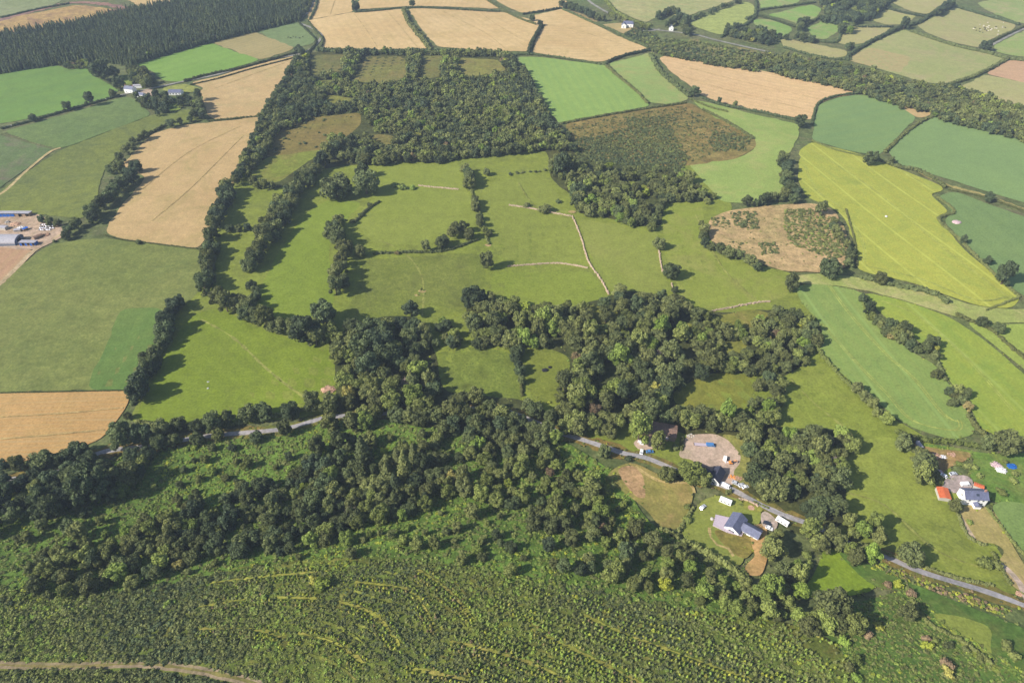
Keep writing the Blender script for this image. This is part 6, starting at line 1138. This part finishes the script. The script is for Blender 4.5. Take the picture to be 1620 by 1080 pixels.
# farmyard at the left edge
def arch_barn():
    x, y, z = G(14, 378, 3); ang = px_angle((0, 378), (28, 377)); e = empty('barn', (x - 2, y, float(H(x, y)) - .1), ang, 'grey round-roofed barn at the left edge of the farmyard', 'barn')
    prof = [(6.4 * math.cos(t), 2.4 + 3.4 * math.sin(t)) for t in np.linspace(0, math.pi, 13)]
    m = MB(); m.prism(prof + [(-6.4, -.3), (6.4, -.3)], -10, 10); m.build('wall', plain('barn_wall', lin(110, 116, 130), .8), e)
    o = [(6.6 * math.cos(t), 2.4 + 3.65 * math.sin(t)) for t in np.linspace(0, math.pi, 13)]; m = MB(); m.prism(o + prof[::-1], -10.3, 10.3); m.build('roof', M_greysheet, e)
    m = MB(); m.box(9.98, 10.08, -2.4, 2.4, 0, 4); m.build('door', M_dark, e)
arch_barn()
def open_shed(px, py, L, W, h, ang, roof, front, label, bays=4, open_=False):
    x, y, _ = G(px, py, h * .6); e = empty('open_shed', (x, y, float(H(x, y)) - .1), ang, label, 'shed'); m = MB(); m.box(-L / 2, L / 2, W / 2 - .15, W / 2, 0, h); m.box(-L / 2, -L / 2 + .15, -W / 2, W / 2 - .16, 0, h); m.box(L / 2 - .15, L / 2, -W / 2, W / 2 - .16, 0, h); m.build('wall', front, e)
    m = MB(); m.add([(-L / 2 - .3, -W / 2 - .4, h + .5), (L / 2 + .3, -W / 2 - .4, h + .5), (L / 2 + .3, W / 2 + .3, h + .02), (-L / 2 - .3, W / 2 + .3, h + .02), (-L / 2 - .3, -W / 2 - .4, h + .62), (L / 2 + .3, -W / 2 - .4, h + .62), (L / 2 + .3, W / 2 + .3, h + .14), (-L / 2 - .3, W / 2 + .3, h + .14)], [(0, 3, 2, 1), (4, 5, 6, 7), (0, 1, 5, 4), (1, 2, 6, 5), (2, 3, 7, 6), (3, 0, 4, 7)]); m.build('roof', roof, e)
    for i in range(bays):
        x0 = -L / 2 + .2 + i * (L - .4) / bays; x1_ = x0 + (L - .4) / bays
        if not (open_ and i % 2): m = MB(); m.box(x0 + .1, x1_ - .1, -W / 2, -W / 2 + .1, .1, h * .9); m.build('front_panel', front, e)
        m = MB(); m.box(x0 - .08, x0 + .08, -W / 2 - .12, -W / 2 - .02, 0, h); m.build('post', M_timber, e)
open_shed(12, 338, 14, 5, 3.2, .0, M_greysheet, M_blue, 'long shed with bright blue front at the top of the farmyard'); open_shed(37, 338, 13, 5, 3.2, -.02, M_greysheet, M_timber, 'part-open shed with brown front joined right of the blue-fronted shed', open_=True)
open_shed(45, 384, 13, 4.5, 2.8, -.03, M_greysheet, M_blue, 'shed with striped white and blue front at the foot of the farmyard', bays=6, open_=True)
for a_ in ((28, 364, 5, 3, 2.2, .3, .2, M_conc, M_greysheet, 'tiny grey-roofed lean-to in the middle of the farmyard'), (40, 362, 4, 2.4, 2, .3, 1.0, M_timber, M_blue, 'tiny blue-roofed hut between the farmyard scrap heaps'), (60, 374, 7, 3, 2.2, .4, .9, M_timber, M_brown, 'brown-roofed low shed beside the farmyard spoil heap'), (6, 360, 6, 4, 2.6, .5, -.2, M_conc, M_greysheet, 'grey-roofed hut at the left edge above the round-roofed barn')):
    small('shed', *a_)
M_wrap = plain('pale_bale_wrap', (.55, .54, .58), .35, var=.1, spec=.5); M_wrapd = plain('black_bale_wrap', (.03, .03, .04), .35, spec=.5)
g = np.random.default_rng(3)
def bale(px, py, mat, lb, grp, top=0):
    x, y, z = G(px, py); m = MB(); m.cyl((-.6, 0, .62), .62, .2, 'x', 12, .66); m.cyl((-.4, 0, .62), .66, .8, 'x', 12); m.cyl((.4, 0, .62), .66, .2, 'x', 12, .6); o = m.build('silage_bale', mat, None, (x, y, z + top), g.uniform(-.2, .2)); tag(o, lb, 'bale', grp)
for i in range(34):
    px = 66 + (i % 9) * 2.7 + g.uniform(-.6, .6); py = 356.5 + (i // 9) * 2.7 + g.uniform(-.4, .4); w = g.random() < .6; bale(px + (i // 9) * -1, py, M_wrap if w else M_wrapd, 'pale plastic-wrapped round bale in the farmyard bale stack' if w else 'black plastic-wrapped round bale in the farmyard bale stack', 'pale wrapped bales' if w else 'black wrapped bales')
def heap(px, py, r, h, mat, label, name='rubble_heap', cat='rubble', n=40, sz=.3):
    x, y, z = G(px, py); gg = np.random.default_rng(int(px * 7 + py)); parts = []
    v = ICO2[0] * np.array([r, r * .8, h]) * gg.uniform(.8, 1.15, (len(ICO2[0]), 1)); v[:, 2] -= .1; parts.append((v, ICO2[1]))
    for _ in range(n):
        a = gg.uniform(0, 6.28); q = r * math.sqrt(gg.random()); hh = h * max(0, 1 - (q / r) ** 2) ** .5
        v = ICO1[0] * gg.uniform(.5, 1.2, (len(ICO1[0]), 1)) * np.array([sz, sz * gg.uniform(.5, 1.5), sz * .7]) * gg.uniform(.6, 1.8) + np.array([q * math.cos(a), q * .8 * math.sin(a), hh]); parts.append((v, ICO1[1]))
    V, F = join(parts); o = link(name, to_mesh(name, V, F, mat), None, (x, y, z)); tag(o, label, cat); return o
M_pink = plain('pinkish_rubble', lin(188, 164, 166), .95, var=.35, scale=1.2); M_soilm = plain('spoil_soil', lin(170, 136, 112), .95, var=.35, scale=.8); M_white_r = plain('white_rubble', (.62, .60, .60), .9, var=.3); M_bluet = plain('blue_tarpaulin', lin(30, 90, 160), .5); M_orange = plain('orange_paint', lin(222, 140, 60), .5, var=.2)
for a in ((1513, 352, 4, 1.6, M_pink, 'pink-grey rubble heap at the corner of the dark green crop field'), (72, 372, 4, 1.2, M_soilm, 'brown spoil heap in the middle of the farmyard'), (25, 355, 5, 1.0, M_soilm, 'scrap and soil heap by the blue-fronted shed'), (34, 361, 4, .9, M_white_r, 'pale scrap heap in front of the farmyard sheds'),
          (12, 352, 2.2, 1.4, M_conc, 'small grey gravel heap below the blue-fronted shed'), (520, 616, 5, .9, M_soilm, 'bare stony scrape at the edge of the bright green field'), (628, 575, 4.5, 2, M_pink, 'pink rock face in the quarry among the trees'), (606, 604, 6, 1.5, M_pink, 'pinkish rock bank at the lower end of the quarry'),
          (1480, 722, 3.5, 1.0, M_soilm, 'brown junk heap left of the right-hand yard'), (1491, 723, 2.4, .8, M_white_r, 'white pile of scrap in the right-hand junk heap'), (1505, 719, 3, .7, M_soilm, 'tan spoil heap right of the white scrap pile'), (1486, 747, 2.2, .7, M_pink, 'reddish scrap pile beside the big tree above the tin shed'),
          (1584, 743, 3.2, .7, M_white_r, 'white heap beyond the rough strip at the right'), (1576, 735, 3.4, .4, M_pink, 'pale pink heap left of the blue tarpaulin'), (1600, 737, 3, .5, M_bluet, 'blue tarpaulin-covered pile at the far right'), (1158, 755, 2.4, .6, M_orange, 'orange heap of scrap above the parked cars at the yard gate'),
          (1168, 758, 3, .7, M_soilm, 'long brown spoil heap at the right of the yard gate'), (1016, 700, 3, .9, M_white_r, 'grey scrap pile in front of the long brown barn'), (1148, 731, 1.6, .5, M_white_r, 'small stone pile by the orange digger'), (1093, 690, 2.4, .5, M_conc, 'pale stone pile at the top left corner of the gravel yard'), (1402, 343, 1.2, .8, M_white_r, 'tiny white stone pile alone in the yellow-green field')):
    heap(*a)

# ------------------------------------------------------------------ vehicles
PAINT = {k: plain(k + '_car_paint', c, .3, var=.03, spec=.6) for k, c in dict(white=(.78, .78, .78), dark=(.03, .035, .05), silver=(.45, .46, .48), blue=(.06, .18, .40)).items()}
def wheels(e, L, W, r=.32, xs=None):
    for x in (xs or (-L * .31, L * .31)):
        for s in (-1, 1):
            m = MB(); m.cyl((x, s * W / 2 - (.2 if s > 0 else 0), r), r, .2, 'y', 14); w = m.build('wheel', M_tyre_r, e); m = MB(); y = s * W / 2 + (.005 if s > 0 else -.015); m.cyl((x, y, r), r * .6, .012, 'y', 10); m.build('rim', M_chrome, w)
def car(px, py, ang, col, label, L=4.3, W=1.8, Hh=1.5, group=None, name='parked_car', cat='car', van=False):
    x, y, _ = G(px, py, .7); e = empty(name, (x, y, float(H(x, y)) + .12), ang, label, cat, group); P_ = PAINT[col]
    prof = [(-L / 2, .3), (L / 2, .3), (L / 2, .7), (L * .46, .82), (L * .24, .92), (L * .10, Hh), (-L * .32, Hh), (-L * .46, .95), (-L / 2, .85)] if not van else [(-L / 2, .3), (L / 2, .3), (L / 2, .9), (L * .42, 1.05), (L * .32, Hh), (-L / 2, Hh)]
    m = MB(); m.prism(prof, -W / 2, W / 2, 'y'); b = m.build('body', P_, e); bv = b.modifiers.new('b', 'BEVEL'); bv.width = .06; bv.segments = 2; bv.limit_method = 'ANGLE'
    if van: m = MB(); m.add([(L * .43, -W * .42, 1.07), (L * .43, W * .42, 1.07), (L * .335, W * .4, Hh - .06), (L * .335, -W * .4, Hh - .06)], [(0, 1, 2, 3)]); m.box(L * .1, L * .3, -W / 2 - .01, W / 2 + .01, 1.15, Hh - .2); m.build('windscreen', M_glass, e)
    else:
        m = MB(); m.add([(L * .235, -W * .42, .96), (L * .235, W * .42, .96), (L * .115, W * .4, Hh - .04), (L * .115, -W * .4, Hh - .04)], [(0, 1, 2, 3)]); m.add([(-L * .45, -W * .42, 1.0), (-L * .45, W * .42, 1.0), (-L * .335, W * .4, Hh - .02), (-L * .335, -W * .4, Hh - .02)], [(3, 2, 1, 0)])
        for q in m.v[:0]: pass
        o = m.build('windscreen', M_glass, e); o.location = (.03, 0, .03)
        m = MB()
        for s in (-1, 1): yy = s * (W / 2 + .008); m.add([(L * .17, yy, .98), (L * .085, yy, Hh - .12), (-L * .3, yy, Hh - .12), (-L * .4, yy, 1.0)], [(0, 1, 2, 3)])
        m.build('side_window', M_glass, e)
    for s in (-1, 1): m = MB(); m.box(L / 2 - .02, L / 2 + .03, s * W * .36 - .18, s * W * .36 + .18, .55, .7); m.build('headlight', M_white, e)
    wheels(e, L, W); return e
la = px_angle((1150, 771), (1200, 797))
car(1144, 766, la, 'white', 'small white car half in shade at the yard gate, left of a pair'); car(1149, 769, la, 'white', 'white van at the yard gate beside the lane', 4.8, 1.9, 1.9, van=True, name='parked_van', cat='van')
car(1164, 764, la + .1, 'silver', 'pale car in the row above the lane, left one of three'); car(1173, 767, la + 1.2, 'silver', 'pale car in the row above the lane, middle one of three', 3.8); car(1179, 770, la + 1.0, 'white', 'white car in the row above the lane, right one of three', 3.8)
car(1214, 828, px_angle((1208, 826), (1220, 831)), 'dark', 'dark blue car on the pale drive right of the bungalow'); car(1112, 802, px_angle((1108, 806), (1116, 799)), 'silver', 'silver car parked against the bushes on the bungalow lawn'); car(1217, 835, la + .2, 'white', 'small white car just below the dark blue car on the drive', 3.6)
car(1527, 766, .05, 'white', 'white van parked behind the white house', 5.0, 2.0, 2.0, van=True, name='parked_van', cat='van'); car(1028, 714, .05, 'blue', 'light blue car beside the lane below the barn forecourt'); car(1015, 714, 1.3, 'white', 'white car under the trees by the barn entrance', 3.9)
car(1493, 752, 2.2, 'white', 'small white car in the shade of the big trees at the yard corner', 3.8); car(1508, 749, .2, 'silver', 'silver car at the top of the right-hand yard')
# pick-up with trailer in the yard
ta = px_angle((1105, 703), (1128, 705)); e = car(1124, 704, ta, 'blue', 'blue lorry hitched to a long flat trailer in the gravel yard', 5.2, 2.0, 1.9, name='lorry', cat='lorry', van=True)
x, y, _ = G(1109, 703.5, .6); t = empty('flat_trailer', (x, y, float(H(x, y)) + .12), ta, 'long flat pinkish trailer behind the blue lorry in the gravel yard', 'trailer')
m = MB(); m.box(-4, 3.4, -1.1, 1.1, .75, .9); m.build('deck', M_deck, t); m = MB(); m.box(-4, 3.4, -.1, .1, .6, .73); m.box(3.42, 4.6, -.06, .06, .6, .72); m.box(-4.1, -4.02, -1.1, 1.1, .7, 1.1); m.build('drawbar', M_tyre_r, t); wheels(t, 8, 2.2, .34, (-2.2, -1.2))
# caravans
def caravan(px, py, L, W, h, ang, label):
    x, y, _ = G(px, py, h * .6); e = empty('static_caravan', (x, y, float(H(x, y)) + .1), ang, label, 'caravan')
    m = MB(); m.box(-L / 2, L / 2, -W / 2, W / 2, .4, h, .06); b_ = m.build('body', M_white, e); bv = b_.modifiers.new('b', 'BEVEL'); bv.width = .12; bv.segments = 3
    for x_ in (-L * .3, 0, L * .3): m = MB(); m.box(x_ - .5, x_ + .5, -W / 2 - .02, -W / 2 + .05, 1.2, 1.9); m.build('window', M_glass, e)
    m = MB(); m.box(L * .14, L * .14 + .6, W / 2 - .05, W / 2 + .02, .5, 2.1); m.build('door', M_door, e); wheels(e, L, W - .2, .33, (0,))
caravan(1148, 792, 6.4, 2.6, 2.6, px_angle((1141, 789), (1156, 795)), 'cream static caravan on the lawn between bungalow and lane'); caravan(1238, 824, 6.6, 2.3, 2.5, px_angle((1230, 820), (1246, 829)), 'long white box trailer beside the lane right of the bungalow drive')
# small yard machines and garden things
def digger(px, py, ang, label):
    x, y, _ = G(px, py, 1); e = empty('digger', (x, y, float(H(x, y)) + .1), ang, label, 'digger')
    for s in (-1, 1): m = MB(); m.box(-1.3, 1.3, s * .9 - .22, s * .9 + .22, 0, .6, .08); m.build('track', M_tyre_r, e)
    m = MB(); m.box(-1.3, .6, -.9, .9, .65, 1.4, .08); m.build('body', M_orange, e); m = MB(); m.box(-.3, .7, -.8, .1, 1.42, 2.4, .1); m.build('cab', M_glass, e)
    m = MB(); m.prism([(.6, 1.1), (2.4, 2.5), (2.6, 2.3), (.8, .8)], .2, .5, 'y'); m.prism([(2.35, 2.5), (3.7, 1.1), (3.5, .95), (2.3, 2.2)], .22, .48, 'y'); m.build('boom', M_orange, e); m = MB(); m.prism([(3.3, 1.0), (3.9, 1.0), (3.8, .35), (3.3, .3)], 0, .7, 'y'); m.build('bucket', M_chrome, e)
digger(1157, 731, ta + .1, 'orange digger at the right edge of the gravel yard')
caravan(1147, 725, 2.8, 2.0, 2.2, 1.2, 'small white horse-box trailer above the orange digger')
x, y, z = G(1194, 839); e = empty('garden_frame', (x, y, z), px_angle((1190, 845), (1197, 832)), 'dark timber pergola frame below the right wing of the bungalow', 'pergola')
for a_ in (-2.2, 2.2):
    for b_ in (-1.2, 1.2): m = MB(); m.box(a_ - .08, a_ + .08, b_ - .08, b_ + .08, 0, 2.2); m.build('post', M_timber, e)
for a_ in (-2.2, -1.1, 0, 1.1, 2.2): m = MB(); m.box(a_ - .07, a_ + .07, -1.4, 1.4, 2.23, 2.38); m.build('rafter', M_dark, e)
small('shed', 1185, 842, 3, 2.2, 1.9, .5, px_angle((1180, 840), (1190, 845)), M_timber, M_greysheet, 'small pale shed beside the pergola frame below the bungalow')
x, y, z = G(1126, 822); m = MB(); m.cyl((0, 0, 0), .9, 1.2, n=16, r2=.9); m.cyl((0, 0, 1.2), .9, .3, n=16, r2=.3); tag(m.build('water_tank', M_conc, None, (x, y, z)), 'round pale tank at the left end of the bungalow terrace', 'tank')
x, y, z = G(1188, 804); m = MB(); m.cyl((0, 0, 0), 1.0, .35, n=18, r2=1.6); m.cyl((0, 0, .36), 1.6, .25, n=18, r2=1.7); tag(m.build('fire_bowl', M_soilm, None, (x, y, z)), 'round rusty planter bowl on the bungalow front lawn', 'planter')
x, y, z = G(1612, 939); tag(heap(1612, 939, 1.6, .5, M_soilm, 'reddish stone pile at the drive gate in the bottom right'), None)
# wooden poles along the lane
for i, p in enumerate(((1335, 905), )): pass
# cattle: one body mesh each
def quad_mesh(s=1.0):
    mb = MB(); secs = [(-1.1, .95, .20, .22), (-1.0, 1.0, .34, .36), (-.5, .98, .38, .42), (0, .95, .40, .46), (.5, 1.0, .38, .44), (.85, 1.1, .28, .34), (1.1, 1.28, .17, .22), (1.3, 1.32, .17, .2), (1.55, 1.2, .12, .13), (1.68, 1.14, .07, .09)]
    v = []
    for x, z, ry, rz in secs:
        for j in range(8): a = j * .785; v.append((x, ry * math.cos(a), z + rz * math.sin(a)))
    f = [(i * 8 + j, i * 8 + (j + 1) % 8, (i + 1) * 8 + (j + 1) % 8, (i + 1) * 8 + j) for i in range(len(secs) - 1) for j in range(8)] + [tuple(range(8))[::-1], tuple(range(72, 80))]; mb.add(v, f)
    for x, y in ((-.85, .2), (-.85, -.2), (.6, .2), (.6, -.2)):
        mb.cyl((x, y, .35), .07, .45, n=6, r2=.14); mb.cyl((x + (.04 if x < 0 else 0), y, 0), .06, .36, n=6, r2=.07)
    for y in (.18, -.18): mb.add([(1.28, y, 1.48), (1.34, y * 1.9, 1.46), (1.3, y * 1.2, 1.56)], [(0, 1, 2)])
    mb.cyl((-1.12, 0, .4), .03, .7, n=5, r2=.04); return mb
def herd(col, mat):
    me = quad_mesh().build('cow', mat); return me
M_cw = plain('cream_hide', (.62, .56, .46), .9, var=.2); M_cb = plain('black_hide', (.03, .025, .02), .8, var=.2)
protos = {}
def cow(px, py, dark, lb, grp):
    x, y, z = G(px, py); k = 'b' if dark else 'w'
    if k not in protos: protos[k] = quad_mesh().build('cow', M_cb if dark else M_cw)
    o = protos[k] if k + 'u' not in protos else protos[k].copy()
    if k + 'u' in protos: COL.objects.link(o)
    protos[k + 'u'] = 1; o.location = (x, y, z + .05); o.rotation_euler = (0, 0, g.uniform(0, 6.28)); tag(o, lb, 'cow', grp)
for i in range(34): px = g.normal(1565, 13); py = g.normal(46, 4.5); cow(min(1590, max(1535, px)), min(58, max(37, py)), i % 3 == 0, 'black cow grazing in the far pale field near the top right' if i % 3 == 0 else 'cream cow grazing in the far pale field near the top right', 'black cattle' if i % 3 == 0 else 'cream cattle')
for i, (a, b_) in enumerate(((456, 60), (460, 61), (464, 59), (468, 60), (474, 61), (479, 59))): cow(a, b_, True, 'dark cow in the small green field below the conifer forest', 'cattle below the forest')
heap(862, 586, 1.9, 1.1, M_dark, 'dark brushwood heap in the small meadow, larger of two', 'brush_heap', 'heap', 60, .35); heap(870, 581, 1.2, .7, M_dark, 'dark brushwood heap in the small meadow, smaller of two', 'brush_heap', 'heap', 40, .3)
for (a, b_, n_) in ((329, 604, 'upper'), (329, 614, 'lower')): heap(a, b_, .7, .45, M_white_r, 'tiny white stone in the bright green field, %s of two' % n_, 'field_stone', 'stone', 6, .2)
# fence along the track below the lane
def fence(pts, label, sp__=2.4):
    W = smooth_line(GP(pts), sp__); o0 = W[0]; z0 = float(H(*o0)); e = empty('post_fence', (o0[0], o0[1], z0), 0, label, 'fence'); k = 0
    for i, (a, b_) in enumerate(W):
        z = float(H(a, b_)) - z0; m = MB(); m.box(a - o0[0] - .07, a - o0[0] + .07, b_ - o0[1] - .07, b_ - o0[1] + .07, z - .1, z + 1.2); m.build('post', M_timber, e)
    for hh in (.5, 1.0):
        m = MB()
        for (a, b_), (c, d) in zip(W[:-1], W[1:]):
            za = float(H(a, b_)) - z0 + hh; zb = float(H(c, d)) - z0 + hh; v = [(a - o0[0], b_ - o0[1], za), (c - o0[0], d - o0[1], zb), (c - o0[0], d - o0[1], zb + .1), (a - o0[0], b_ - o0[1], za + .1)]; m.add(v, [(0, 1, 2, 3)])
        m.build('rail', M_timber, e)
fence([(1230, 805), (1262, 822)], 'timber post and rail fence between the lane and the bungalow drive'); fence([(1429, 905), (1434, 925), (1441, 945)], 'pale timber fence running from the lane down to the ditch'); fence([(1401, 908), (1408, 900)], 'short timber barrier below the lane', 1.5)

# ------------------------------------------------------------------ haze
hz = MB(); hz.box(-4020, 4020, -1520, 6020, -14, 312)
hm = bpy.data.materials.new('haze_air'); hm.use_nodes = True; ht = hm.node_tree; ht.nodes.remove(ht.nodes['Principled BSDF'])
hv = ht.nodes.new('ShaderNodeVolumePrincipled'); hv.inputs['Color'].default_value = (0.66, 0.80, 1.0, 1); hv.inputs['Density'].default_value = 0.00010
hv.inputs['Anisotropy'].default_value = 0.0
ht.links.new(hv.outputs[0], ht.nodes['Material Output'].inputs['Volume'])
tag(hz.build('haze', hm), kind='stuff')
